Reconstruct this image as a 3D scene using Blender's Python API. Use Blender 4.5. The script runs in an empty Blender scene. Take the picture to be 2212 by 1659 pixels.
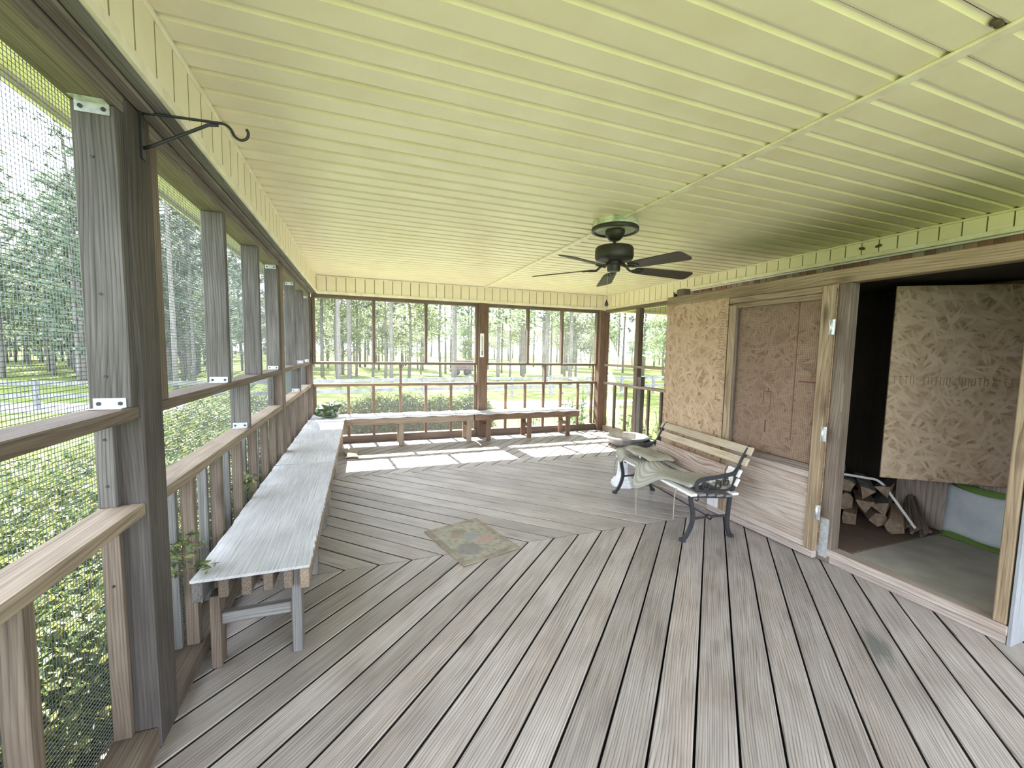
import bpy, bmesh, math, random
from mathutils import Vector, Matrix
random.seed(7)
S = bpy.context.scene
COL = S.collection
PI = math.pi

# ------------------------------------------------------------------ camera
W, H, F = 2212, 1659, 887.37
YAW, PITCH, ROLL = 0.351382, 0.080107, -0.0179046
CAM_Z = 1.40
right = Vector((math.cos(YAW), -math.sin(YAW), 0))
fwd = Vector((math.sin(YAW)*math.cos(PITCH), math.cos(YAW)*math.cos(PITCH), -math.sin(PITCH)))
down = fwd.cross(right)
r2 = right*math.cos(ROLL) + down*math.sin(ROLL)
d2 = -right*math.sin(ROLL) + down*math.cos(ROLL)
cd = bpy.data.cameras.new('camera')
cd.sensor_fit = 'HORIZONTAL'; cd.sensor_width = 36.0; cd.lens = 36.0*F/W
cd.clip_start = 0.02; cd.clip_end = 600
cam = bpy.data.objects.new('camera', cd); COL.objects.link(cam)
cam.matrix_world = Matrix(((r2.x, -d2.x, -fwd.x, 0), (r2.y, -d2.y, -fwd.y, 0), (r2.z, -d2.z, -fwd.z, CAM_Z), (0, 0, 0, 1)))
S.camera = cam

# ------------------------------------------------------------------ world, sun, exposure
S.view_settings.view_transform = 'Standard'; S.view_settings.look = 'None'
S.view_settings.gamma = 1.0; S.view_settings.use_curve_mapping = False
S.view_settings.exposure = 1.72
wd = bpy.data.worlds.new('sky'); S.world = wd; wd.use_nodes = True
bg = wd.node_tree.nodes['Background']
bg.inputs['Color'].default_value = (0.84, 0.93, 1.08, 1); bg.inputs['Strength'].default_value = 3.3
sl = bpy.data.lights.new('sun', 'SUN'); sl.energy = 22.0; sl.angle = math.radians(0.6); sl.color = (1.0, 0.96, 0.88)
sun = bpy.data.objects.new('sun', sl); COL.objects.link(sun)
sun.rotation_euler = Vector((0.125, -1.0, -1.12)).to_track_quat('-Z', 'Y').to_euler()
sun.location = (-3, 30, 34)

# ------------------------------------------------------------------ helpers
WM = {}
def mesh(name, v, f):
    m = bpy.data.meshes.new(name); m.from_pydata([tuple(p) for p in v], [], f); m.update(); return m
def smooth(m):
    m.polygons.foreach_set('use_smooth', [True]*len(m.polygons)); return m
def new(name, data, mat=None, parent=None, M=None, kind=None):
    """link an object whose WORLD matrix is M"""
    o = bpy.data.objects.new(name, data); COL.objects.link(o)
    M = M.copy() if M is not None else (WM[parent].copy() if parent else Matrix.Identity(4))
    WM[o] = M
    if parent is not None:
        o.parent = parent; o.matrix_basis = WM[parent].inverted() @ M
    else:
        o.matrix_basis = M
    if mat is not None and data is not None and hasattr(data, 'materials') and not data.materials:
        data.materials.append(mat)
    elif mat is not None and data is not None and data.materials[0] is not mat:
        o.data = data.copy(); o.data.materials.clear(); o.data.materials.append(mat)
    if kind: o['kind'] = kind
    return o
def tag(o, label, cat, group=None, kind=None):
    o['label'] = label; o['category'] = cat
    if group: o['group'] = group
    if kind: o['kind'] = kind
    return o
def root(name, label, cat, loc=(0, 0, 0), rz=0.0, group=None, kind=None):
    o = new(name, None, M=Matrix.Translation(loc) @ Matrix.Rotation(rz, 4, 'Z'))
    o.empty_display_size = 0.1
    return tag(o, label, cat, group, kind)
BC = {}
def boxmesh(l, w, t, bev):
    k = (round(l, 4), round(w, 4), round(t, 4), round(bev, 4))
    if k in BC: return BC[k]
    bm = bmesh.new(); bmesh.ops.create_cube(bm, size=1.0)
    for v in bm.verts: v.co = Vector((v.co.x*l, v.co.y*w, v.co.z*t))
    if bev > 0:
        bmesh.ops.bevel(bm, geom=bm.edges[:], offset=min(bev, 0.3*min(l, w, t)), segments=1, affect='EDGES')
    m = bpy.data.meshes.new('box'); bm.to_mesh(m); bm.free(); BC[k] = m; return m
def frame(x, up):
    x = Vector(x).normalized(); up = Vector(up); z = (up - x*up.dot(x)).normalized(); y = z.cross(x)
    return Matrix(((x.x, y.x, z.x, 0), (x.y, y.y, z.y, 0), (x.z, y.z, z.z, 0), (0, 0, 0, 1)))
def beam(name, p0, p1, w, t, mat, parent=None, up=(0, 0, 1), bev=0.003, world=True):
    """box running p0 to p1, t along up, w sideways; local X is the grain"""
    p0, p1 = Vector(p0), Vector(p1)
    if not world: p0, p1 = WM[parent] @ p0, WM[parent] @ p1; up = WM[parent].to_3x3() @ Vector(up)
    M = Matrix.Translation((p0+p1)/2) @ frame(p1-p0, up)
    return new(name, boxmesh((p1-p0).length, w, t, bev), mat, parent, M)
def box(name, lo, hi, mat, parent=None, bev=0.003):
    lo, hi = Vector(lo), Vector(hi); d = hi-lo; c = (lo+hi)/2
    a = max(range(3), key=lambda i: d[i])
    e = [Vector((1, 0, 0)), Vector((0, 1, 0)), Vector((0, 0, 1))]
    up = e[2] if a != 2 else e[1]
    side = [i for i in range(3) if i != a and i != (2 if a != 2 else 1)][0]
    return beam(name, c-e[a]*d[a]/2, c+e[a]*d[a]/2, d[side], d[2 if a != 2 else 1], mat, parent, up, bev)
def sweep(pts, prof, scales=None, closed=False, up=None):
    """sweep a 2D profile along a polyline (parallel transport)"""
    P = [Vector(p) for p in pts]; n = len(P); k = len(prof); V = []; Fc = []
    if scales is None: scales = [1.0]*n
    T = []
    for i in range(n):
        if closed: t = P[(i+1) % n]-P[i-1]
        else: t = P[min(i+1, n-1)]-P[max(i-1, 0)]
        T.append(t.normalized())
    nrm = Vector(up) if up else (Vector((0, 0, 1)) if abs(T[0].z) < .9 else Vector((1, 0, 0)))
    for i in range(n):
        nrm = (nrm - T[i]*nrm.dot(T[i])).normalized(); b = T[i].cross(nrm)
        s = scales[i]; s = s if isinstance(s, tuple) else (s, s)
        for a, c in prof: V.append(P[i] + b*(a*s[0]) + nrm*(c*s[1]))
    for i in range(n if closed else n-1):
        j = (i+1) % n
        for q in range(k):
            r = (q+1) % k
            Fc.append((i*k+q, i*k+r, j*k+r, j*k+q))
    if not closed:
        Fc.append(tuple(range(k-1, -1, -1))); Fc.append(tuple((n-1)*k+q for q in range(k)))
    return V, Fc
def circ(r, n=8): return [(r*math.cos(2*PI*i/n), r*math.sin(2*PI*i/n)) for i in range(n)]
def tube(name, pts, r, mat, parent=None, n=8, scales=None, world=True, prof=None, up=None, sm=True, fr=None):
    if not world: pts = [WM[fr or parent] @ Vector(p) for p in pts]
    o = Vector(pts[0])
    m = mesh(name, *sweep([Vector(p)-o for p in pts], prof or circ(r, n), scales, up=up))
    if sm: smooth(m)
    return new(name, m, mat, parent, Matrix.Translation(o))
def lathe(name, prof, mat, parent, loc, n=32, sm=True, cap=True):
    V = []; Fc = []
    for r, z in prof:
        for i in range(n): V.append((r*math.cos(2*PI*i/n), r*math.sin(2*PI*i/n), z))
    for j in range(len(prof)-1):
        for i in range(n): Fc.append((j*n+i, j*n+(i+1) % n, (j+1)*n+(i+1) % n, (j+1)*n+i))
    if prof[0][0] > 0 and cap: Fc.append(tuple(range(n-1, -1, -1)))
    if prof[-1][0] > 0 and cap: Fc.append(tuple((len(prof)-1)*n+i for i in range(n)))
    m = mesh(name, V, Fc)
    if sm:
        smooth(m)
        try: m.set_sharp_from_angle(angle=math.radians(40))
        except Exception: pass
    return new(name, m, mat, parent, Matrix.Translation(loc))
def bez(pts, n=8):
    """Catmull-Rom through points"""
    P = [Vector(p) for p in pts]; P = [2*P[0]-P[1]] + P + [2*P[-1]-P[-2]]; out = []
    for i in range(1, len(P)-2):
        for k in range(n):
            t = k/n; a, b, c, d = P[i-1:i+3]
            out.append(0.5*((2*b)+(c-a)*t+(2*a-5*b+4*c-d)*t*t+(3*b-a-3*c+d)*t**3))
    out.append(P[-2]); return out

# ------------------------------------------------------------------ materials
def M0(name):
    m = bpy.data.materials.new(name); m.use_nodes = True
    nt = m.node_tree; return m, nt, nt.nodes['Principled BSDF']
def nd(nt, typ, **kw):
    n = nt.nodes.new('ShaderNode'+typ)
    for k, v in kw.items():
        if k in n.inputs: n.inputs[k].default_value = v
        else: setattr(n, k, v)
    return n
def ramp(nt, fac, stops):
    r = nt.nodes.new('ShaderNodeValToRGB'); e = r.color_ramp.elements
    while len(e) < len(stops): e.new(0.5)
    for i, (p, c) in enumerate(stops): e[i].position = p; e[i].color = (*c, 1)
    nt.links.new(fac, r.inputs[0]); return r.outputs[0]
def mathn(nt, op, a, b=None, c=None):
    n = nt.nodes.new('ShaderNodeMath'); n.operation = op
    for i, v in enumerate((a, b, c)):
        if v is None: continue
        if isinstance(v, (int, float)): n.inputs[i].default_value = v
        else: nt.links.new(v, n.inputs[i])
    return n.outputs[0]
def mix(nt, fac, a, b, mode='MIX'):
    n = nt.nodes.new('ShaderNodeMix'); n.data_type = 'RGBA'; n.blend_type = mode
    for i, v in ((0, fac), (6, a), (7, b)):
        if isinstance(v, (int, float)): n.inputs[i].default_value = v
        elif isinstance(v, tuple): n.inputs[i].default_value = (*v, 1)
        else: nt.links.new(v, n.inputs[i])
    return n.outputs[2]
def mapped(nt, scale, rot=(0, 0, 0), rnd=True, loc=(0, 0, 0)):
    tc = nd(nt, 'TexCoord'); mp = nd(nt, 'Mapping')
    mp.inputs['Scale'].default_value = scale; mp.inputs['Rotation'].default_value = rot; mp.inputs['Location'].default_value = loc
    src = tc.outputs['Object']
    if rnd:
        oi = nd(nt, 'ObjectInfo'); ml = mathn(nt, 'MULTIPLY', oi.outputs['Random'], 37.0)
        cb = nd(nt, 'CombineXYZ'); nt.links.new(ml, cb.inputs[0]); nt.links.new(mathn(nt, 'MULTIPLY', ml, 3.1), cb.inputs[1])
        va = nd(nt, 'VectorMath', operation='ADD'); nt.links.new(src, va.inputs[0]); nt.links.new(cb.outputs[0], va.inputs[1]); src = va.outputs[0]
    if any(rot):
        mp.inputs['Rotation'].default_value = (0, 0, 0); m0 = nd(nt, 'Mapping'); m0.inputs['Rotation'].default_value = rot
        nt.links.new(src, m0.inputs['Vector']); src = m0.outputs[0]
    nt.links.new(src, mp.inputs['Vector']); return mp.outputs[0]
def noise(nt, vec, scale, detail=3.0, rough=0.55):
    n = nd(nt, 'TexNoise', Scale=scale, Detail=detail, Roughness=rough); nt.links.new(vec, n.inputs['Vector']); return n.outputs['Fac']
def bump(nt, bs, h, s, d=0.002):
    b = nd(nt, 'Bump', Strength=s, Distance=d); nt.links.new(h, b.inputs['Height']); nt.links.new(b.outputs[0], bs.inputs['Normal'])
def wood(name, lo, mid, hi, rough=0.75, grain=1.0, vary=0.35, knots=0.6, patch=None, wscale=16.0, spec=0.25):
    m, nt, bs = M0(name)
    v1 = mapped(nt, (1.5, 60, 60)); n1 = noise(nt, v1, 2.0, 5)
    nw = noise(nt, mapped(nt, (0.9, 4.5, 4.5)), 1.0, 2.0, 0.4)
    sp = nd(nt, 'SeparateXYZ'); nt.links.new(mapped(nt, (1, 1, 1)), sp.inputs[0])
    yz = mathn(nt, 'ADD', mathn(nt, 'MULTIPLY', sp.outputs[1], 0.9), mathn(nt, 'MULTIPLY', sp.outputs[2], 0.55))
    tt = mathn(nt, 'ADD', mathn(nt, 'MULTIPLY', yz, wscale*7.0), mathn(nt, 'MULTIPLY', nw, 11.0))
    ring = mathn(nt, 'SUBTRACT', 0.75, mathn(nt, 'POWER', mathn(nt, 'FRACT', tt), 4.0))
    n3 = noise(nt, mapped(nt, (1.0, 2.2, 2.2)), 2.2, 3)
    amp = mathn(nt, 'MULTIPLY', n3, 0.42*grain)
    g = mathn(nt, 'ADD', mathn(nt, 'MULTIPLY', n1, 0.62), mathn(nt, 'MULTIPLY', mathn(nt, 'SUBTRACT', ring, 0.5), amp))
    g = mathn(nt, 'ADD', g, mathn(nt, 'ADD', mathn(nt, 'MULTIPLY', n3, 0.40), 0.05))
    c = ramp(nt, g, [(0.36, lo), (0.56, mid), (0.78, hi)])
    if patch:
        n4 = noise(nt, mapped(nt, (1.0, 1.5, 1.5)), 1.7, 4)
        f = mathn(nt, 'MULTIPLY', mathn(nt, 'SUBTRACT', n4, 0.48), 3.2); f2 = nd(nt, 'Clamp'); nt.links.new(f, f2.inputs[0])
        c = mix(nt, mathn(nt, 'MULTIPLY', f2.outputs[0], 0.6), c, mix(nt, 1.0, c, patch, 'MULTIPLY'))
    # knots
    vk = mapped(nt, (1.7, 5.2, 5.2)); vo = nd(nt, 'TexVoronoi', Scale=1.0); nt.links.new(vk, vo.inputs['Vector'])
    kf = nd(nt, 'MapRange'); kf.inputs['From Min'].default_value = 0.05; kf.inputs['From Max'].default_value = 0.16
    kf.inputs['To Min'].default_value = knots; kf.inputs['To Max'].default_value = 0.0
    nt.links.new(vo.outputs['Distance'], kf.inputs[0])
    c = mix(nt, kf.outputs[0], c, tuple(x*0.35 for x in lo))
    oi = nd(nt, 'ObjectInfo'); br = mathn(nt, 'ADD', mathn(nt, 'MULTIPLY', oi.outputs['Random'], vary), 1.0-vary/2)
    cb = nd(nt, 'CombineXYZ')
    for i in range(3): nt.links.new(br, cb.inputs[i])
    c = mix(nt, 1.0, c, cb.outputs[0], 'MULTIPLY')
    nt.links.new(c, bs.inputs['Base Color']); bs.inputs['Roughness'].default_value = rough
    bs.inputs['Specular IOR Level'].default_value = spec
    bump(nt, bs, mathn(nt, 'ADD', n1, mathn(nt, 'MULTIPLY', ring, 0.12)), 0.45, 0.003)
    return m
def plain(name, col, rough=0.5, metal=0.0, nz=0.0, nscale=20.0, spec=0.5, dirt=None, bmp=0.0):
    m, nt, bs = M0(name)
    bs.inputs['Roughness'].default_value = rough; bs.inputs['Metallic'].default_value = metal; bs.inputs['Specular IOR Level'].default_value = spec
    if nz > 0:
        n = noise(nt, mapped(nt, (1, 1, 1)), nscale, 5, 0.6)
        d = dirt or tuple(x*0.5 for x in col)
        c = ramp(nt, n, [(0.35, d), (0.35+nz, col)]); nt.links.new(c, bs.inputs['Base Color'])
        if bmp: bump(nt, bs, n, bmp, 0.003)
    else: bs.inputs['Base Color'].default_value = (*col, 1)
    return m
def osb(name, stops, flip=False):
    m, nt, bs = M0(name); val = None
    for i, (ang, s) in enumerate(((0.35, 1.0), (-0.6, 1.15), (1.25, 1.2), (-1.1, 0.9), (0.02, 0.8), (0.8, 1.05))):
        v = mapped(nt, (10.5*s, 46*s, 1.0), (0, 0, ang + (PI/2 if flip else 0)), loc=(i*7.3, i*3.1, 0))
        vo = nd(nt, 'TexVoronoi', Scale=1.0, voronoi_dimensions='2D'); vo.inputs['Randomness'].default_value = 1.0
        nt.links.new(v, vo.inputs['Vector'])
        sp = nd(nt, 'SeparateColor'); nt.links.new(vo.outputs['Color'], sp.inputs[0])
        w = mathn(nt, 'SUBTRACT', sp.outputs[0], mathn(nt, 'MULTIPLY', vo.outputs['Distance'], 0.14))
        val = w if val is None else mathn(nt, 'MAXIMUM', val, w)
    n = noise(nt, mapped(nt, (3, 40, 1), (0, 0, 0.3)), 4, 4)
    g = mathn(nt, 'ADD', mathn(nt, 'MULTIPLY', val, 0.72), mathn(nt, 'MULTIPLY', n, 0.28))
    c = ramp(nt, g, stops)
    n2 = noise(nt, mapped(nt, (1, 1, 1)), 1.6, 3)
    c = mix(nt, mathn(nt, 'MULTIPLY', n2, 0.35), c, (0.5, 0.36, 0.27), 'MULTIPLY')
    nt.links.new(c, bs.inputs['Base Color']); bs.inputs['Roughness'].default_value = 0.7; bs.inputs['Specular IOR Level'].default_value = 0.3
    bump(nt, bs, g, 0.55, 0.004); return m
def leaf(name, cols, trans=0.45):
    m = bpy.data.materials.new(name); m.use_nodes = True; nt = m.node_tree; nt.nodes.clear()
    out = nd(nt, 'OutputMaterial'); ge = nd(nt, 'NewGeometry')
    c = ramp(nt, ge.outputs['Random Per Island'], [(i/(max(1, len(cols)-1)), q) for i, q in enumerate(cols)])
    oi = nd(nt, 'ObjectInfo')
    hs = nd(nt, 'HueSaturation'); nt.links.new(c, hs.inputs['Color'])
    nt.links.new(mathn(nt, 'ADD', mathn(nt, 'MULTIPLY', oi.outputs['Random'], 0.5), 0.75), hs.inputs['Value'])
    nt.links.new(mathn(nt, 'ADD', mathn(nt, 'MULTIPLY', oi.outputs['Random'], 0.04), 0.48), hs.inputs['Hue'])
    d = nd(nt, 'BsdfPrincipled', Roughness=0.5); d.inputs['Specular IOR Level'].default_value = 0.35
    t = nd(nt, 'BsdfTranslucent'); mx = nd(nt, 'MixShader'); mx.inputs[0].default_value = trans
    nt.links.new(hs.outputs[0], d.inputs['Base Color']); nt.links.new(hs.outputs[0], t.inputs['Color'])
    nt.links.new(d.outputs[0], mx.inputs[1]); nt.links.new(t.outputs[0], mx.inputs[2]); nt.links.new(mx.outputs[0], out.inputs[0])
    return m

DECK = wood('deck_wood', (0.135, 0.113, 0.098), (0.300, 0.264, 0.243), (0.440, 0.402, 0.376), 0.46, 1.35, 0.30, 0.4, (0.84, 0.73, 0.66), spec=0.55)
POSTW = wood('grey_post', (0.036, 0.031, 0.028), (0.072, 0.062, 0.056), (0.118, 0.105, 0.096), 0.8, 0.7, 0.15, 0.4)
BEAMW = wood('beam_lumber', (0.100, 0.082, 0.066), (0.190, 0.164, 0.138), (0.280, 0.250, 0.218), 0.8, 0.9, 0.15, 0.5)
DECKSIDE = plain('grimy_plank_edge', (0.05, 0.042, 0.036), 0.9)  # grime plus painted gap shadow on the plank sides
nt_ = DECK.node_tree; bs_ = nt_.nodes['Principled BSDF']; src_ = bs_.inputs['Base Color'].links[0].from_socket
ge_ = nd(nt_, 'NewGeometry'); mp_ = nd(nt_, 'Mapping', vector_type='TEXTURE'); mp_.inputs['Location'].default_value = (2.335, 1.155, 0); mp_.inputs['Rotation'].default_value = (0, 0, math.radians(44)); mp_.inputs['Scale'].default_value = (0.17, 0.062, 1.0)
nt_.links.new(ge_.outputs['Position'], mp_.inputs['Vector']); ln_ = nd(nt_, 'VectorMath', operation='LENGTH'); nt_.links.new(mp_.outputs[0], ln_.inputs[0])
dn_ = mathn(nt_, 'ADD', ln_.outputs['Value'], mathn(nt_, 'MULTIPLY', mathn(nt_, 'SUBTRACT', noise(nt_, mapped(nt_, (8, 40, 40)), 1.0, 4), 0.5), 1.4))
mr_ = nd(nt_, 'MapRange'); nt_.links.new(dn_, mr_.inputs[0]); mr_.inputs['From Min'].default_value = 0.45; mr_.inputs['From Max'].default_value = 1.0; mr_.inputs['To Min'].default_value = 0.75; mr_.inputs['To Max'].default_value = 0.0
nt_.links.new(mix(nt_, mr_.outputs[0], src_, (0.085, 0.095, 0.088)), bs_.inputs['Base Color'])
PLYSIDE = wood('grey_side_plywood', (0.150, 0.150, 0.152), (0.235, 0.240, 0.248), (0.330, 0.340, 0.352), 0.85, 0.5, 0.12, 0.1)
DARKPLY = wood('dark_stained_plywood', (0.020, 0.015, 0.012), (0.036, 0.027, 0.021), (0.055, 0.042, 0.033), 0.85, 0.5, 0.1, 0.1)  # shade of the closet interior and trim cavity put into the colour
SHADEGRND = plain('mulch', (0.055, 0.042, 0.032), 0.95, nz=0.3, nscale=18, dirt=(0.025, 0.02, 0.016))  # dark ground added under the hedges, standing in for shade there
DARKW = wood('weathered_stud', (0.050, 0.045, 0.040), (0.108, 0.098, 0.090), (0.180, 0.168, 0.156), 0.8, 1.0, 0.2, 0.6)
BROWN = wood('brown_lumber', (0.072, 0.054, 0.041), (0.140, 0.107, 0.082), (0.215, 0.172, 0.136), 0.75, 0.9, 0.22, 0.4)
REDW = wood('red_cedar_lumber', (0.076, 0.045, 0.029), (0.155, 0.098, 0.066), (0.240, 0.163, 0.114), 0.7, 1.0, 0.25, 0.5)
RAILW = wood('rail_lumber', (0.130, 0.096, 0.066), (0.250, 0.194, 0.140), (0.370, 0.300, 0.226), 0.75, 0.9, 0.15, 0.5)
GREYW = wood('grey_batten', (0.080, 0.075, 0.070), (0.160, 0.153, 0.145), (0.250, 0.242, 0.232), 0.85, 0.7, 0.3, 0.3)
PINE = wood('yellow_pine', (0.125, 0.084, 0.046), (0.235, 0.172, 0.106), (0.335, 0.262, 0.174), 0.6, 0.9, 0.25, 0.7, wscale=11)
PLYGREY = wood('grey_plywood', (0.280, 0.275, 0.270), (0.430, 0.432, 0.438), (0.550, 0.560, 0.575), 0.85, 0.6, 0.12, 0.12, (0.80, 0.76, 0.73), wscale=10)
PLYPINK = wood('stained_plywood', (0.170, 0.122, 0.092), (0.330, 0.262, 0.212), (0.480, 0.425, 0.375), 0.75, 0.6, 0.15, 0.35, (0.62, 0.52, 0.45), wscale=6)
SILLW = wood('sill_lumber', (0.200, 0.150, 0.122), (0.330, 0.268, 0.228), (0.450, 0.395, 0.352), 0.75, 0.8, 0.2, 0.6)
SLATW = wood('bench_slat_wood', (0.270, 0.210, 0.135), (0.420, 0.348, 0.250), (0.530, 0.465, 0.360), 0.6, 0.5, 0.2, 0.15)
WHITEW = wood('white_painted_wood', (0.52, 0.50, 0.49), (0.70, 0.68, 0.67), (0.80, 0.79, 0.78), 0.7, 0.4, 0.1, 0.2)
OAKW = wood('brown_plank', (0.140, 0.090, 0.068), (0.310, 0.230, 0.185), (0.450, 0.365, 0.310), 0.6, 1.3, 0.1, 0.3, wscale=9)
DARKFL = plain('brown_hardboard', (0.170, 0.115, 0.090), 0.7, nz=0.4, nscale=6, dirt=(0.115, 0.078, 0.060))
GREYFL = plain('grey_plywood_floor', (0.400, 0.375, 0.325), 0.75, nz=0.35, nscale=5, dirt=(0.30, 0.275, 0.235))
VINYL = plain('cream_vinyl', (0.850, 0.785, 0.600), 0.42, nz=0.22, nscale=2.4, dirt=(0.79, 0.715, 0.52))
VINYL2 = plain('cream_vinyl_trim', (0.860, 0.815, 0.665), 0.45, nz=0.25, nscale=9, dirt=(0.72, 0.65, 0.48))
OSB_A = osb('osb_panel', [(0.40, (0.215, 0.135, 0.072)), (0.64, (0.365, 0.250, 0.150)), (0.92, (0.520, 0.395, 0.265))], True)
OSB_B = osb('osb_hanging', [(0.40, (0.250, 0.170, 0.105)), (0.64, (0.420, 0.310, 0.205)), (0.92, (0.580, 0.470, 0.350))])
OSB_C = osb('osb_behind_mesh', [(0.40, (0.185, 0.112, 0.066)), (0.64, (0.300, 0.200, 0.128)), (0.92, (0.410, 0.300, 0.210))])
GALV = plain('galvanised', (0.62, 0.64, 0.64), 0.38, 0.75, nz=0.3, nscale=60, dirt=(0.42, 0.44, 0.44))
WIRE = plain('mesh_wire', (0.075, 0.085, 0.085), 0.5, 0.3)
WIRE2 = plain('galvanised_mesh_wire', (0.36, 0.38, 0.38), 0.6)  # paler than the left mesh: glare on these screens put into the colour
RUSTWIRE = plain('door_mesh_wire', (0.16, 0.11, 0.085), 0.7, 0.1)
SCREW = plain('screw_dark', (0.045, 0.04, 0.04), 0.5, 0.4)
BLACK = plain('black_iron', (0.018, 0.019, 0.022), 0.42, 0.1, nz=0.25, nscale=40, dirt=(0.03, 0.03, 0.034))
FANM = plain('fan_bronze', (0.022, 0.020, 0.017), 0.5, 0.2, nz=0.3, nscale=30, dirt=(0.034, 0.034, 0.026))
BLADE = wood('fan_blade_wood', (0.022, 0.016, 0.013), (0.050, 0.039, 0.033), (0.085, 0.070, 0.060), 0.55, 0.5, 0.15, 0.0)
MEDAL = plain('mildewed_white', (0.66, 0.68, 0.60), 0.6, nz=0.25, nscale=14, dirt=(0.30, 0.36, 0.25))
PLASTER = plain('white_plaster', (0.74, 0.75, 0.76), 0.7, nz=0.2, nscale=12, dirt=(0.56, 0.56, 0.56))
CERAM = plain('stone_basin', (0.34, 0.325, 0.295), 0.6, nz=0.25, nscale=10, dirt=(0.24, 0.225, 0.20))
BASINRIM = plain('pale_blue_glaze', (0.30, 0.33, 0.36), 0.5, nz=0.2, nscale=12, dirt=(0.22, 0.24, 0.26))
GREENG = plain('green_glaze', (0.045, 0.072, 0.026), 0.2, nz=0.3, nscale=12, dirt=(0.022, 0.040, 0.012), spec=0.6)
GREENL = plain('pale_green_glaze', (0.16, 0.20, 0.12), 0.25, nz=0.3, nscale=16, dirt=(0.09, 0.12, 0.06))
EYEW = plain('eye_white', (0.75, 0.74, 0.66), 0.25); EYEB = plain('eye_black', (0.01, 0.01, 0.01), 0.15)
TARP = plain('beige_cloth', (0.48, 0.42, 0.34), 0.9, nz=0.3, nscale=10, dirt=(0.36, 0.31, 0.25))
GREYCL = plain('grey_canvas', (0.33, 0.315, 0.255), 0.9, nz=0.3, nscale=7, dirt=(0.23, 0.215, 0.165), bmp=0.2)
STRAPW = plain('white_strap', (0.62, 0.60, 0.57), 0.7)
THERM = plain('white_enamel', (0.80, 0.79, 0.74), 0.4)
TOTEG = plain('green_piping', (0.11, 0.20, 0.035), 0.8)
BLOCK = plain('asphalt_shingle', (0.10, 0.095, 0.09), 0.9)
BARK = plain('bark_grey', (0.17, 0.17, 0.17), 0.95, nz=0.2, nscale=28, dirt=(0.03, 0.03, 0.03), bmp=0.9)
ENDG = plain('log_end_grain', (0.22, 0.155, 0.105), 0.9, nz=0.3, nscale=30, dirt=(0.11, 0.075, 0.05))
SPLIT = wood('split_wood', (0.150, 0.095, 0.060), (0.300, 0.205, 0.140), (0.420, 0.320, 0.235), 0.85, 0.9, 0.5, 0.2)
REDMARK = plain('red_marker', (0.13, 0.035, 0.03), 0.8); DKMARK = plain('dark_print', (0.085, 0.05, 0.03), 0.8); GRMARK = plain('brown_print', (0.22, 0.14, 0.085), 0.8)
MILDEWSHADE = plain('mildew_grime', (0.30, 0.255, 0.150), 0.9)  # mildew brown that also paints groove shadow onto the strip sides
MORTAR = plain('mortar', (0.42, 0.39, 0.35), 0.9)
TRUNK = plain('pine_bark', (0.175, 0.158, 0.142), 0.95, nz=0.3, nscale=5, dirt=(0.095, 0.085, 0.076))
NEEDLE = leaf('pine_needles', [(0.072, 0.108, 0.072), (0.118, 0.158, 0.100), (0.175, 0.210, 0.130)], 0.42)
UNDER = leaf('understory_leaves', [(0.130, 0.165, 0.085), (0.185, 0.225, 0.115), (0.260, 0.290, 0.155)], 0.5)
HEDGEL = leaf('hedge_leaves', [(0.036, 0.072, 0.028), (0.115, 0.165, 0.050), (0.270, 0.295, 0.100)], 0.38)
CANNAL = leaf('broad_leaves', [(0.060, 0.115, 0.026), (0.115, 0.185, 0.040), (0.170, 0.230, 0.055)], 0.45)
TWIG = plain('twig', (0.09, 0.065, 0.045), 0.9)
FENCEW = plain('fence_grey_wood', (0.180, 0.186, 0.190), 0.9, nz=0.3, nscale=4, dirt=(0.10, 0.10, 0.10))
GRAVEL = plain('gravel', (0.30, 0.29, 0.27), 0.95, nz=0.3, nscale=3, dirt=(0.20, 0.195, 0.18))
RUSTR = plain('rust_red_paint', (0.20, 0.135, 0.115), 0.8, nz=0.3, nscale=3)
def grassmat():
    m, nt, bs = M0('lawn_grass')
    n = noise(nt, mapped(nt, (1, 1, 1), rnd=False), 0.35, 6, 0.65); n2 = noise(nt, mapped(nt, (1, 1, 1), rnd=False), 9, 4, 0.7)
    g = mathn(nt, 'ADD', mathn(nt, 'MULTIPLY', n, 0.6), mathn(nt, 'MULTIPLY', n2, 0.4))
    c = ramp(nt, g, [(0.34, (0.042, 0.066, 0.016)), (0.5, (0.088, 0.114, 0.022)), (0.68, (0.125, 0.145, 0.032))])
    nt.links.new(c, bs.inputs['Base Color']); bs.inputs['Roughness'].default_value = 0.9; bs.inputs['Specular IOR Level'].default_value = 0.1
    bump(nt, bs, n2, 0.8, 0.05); return m
GRASS = grassmat()
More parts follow.
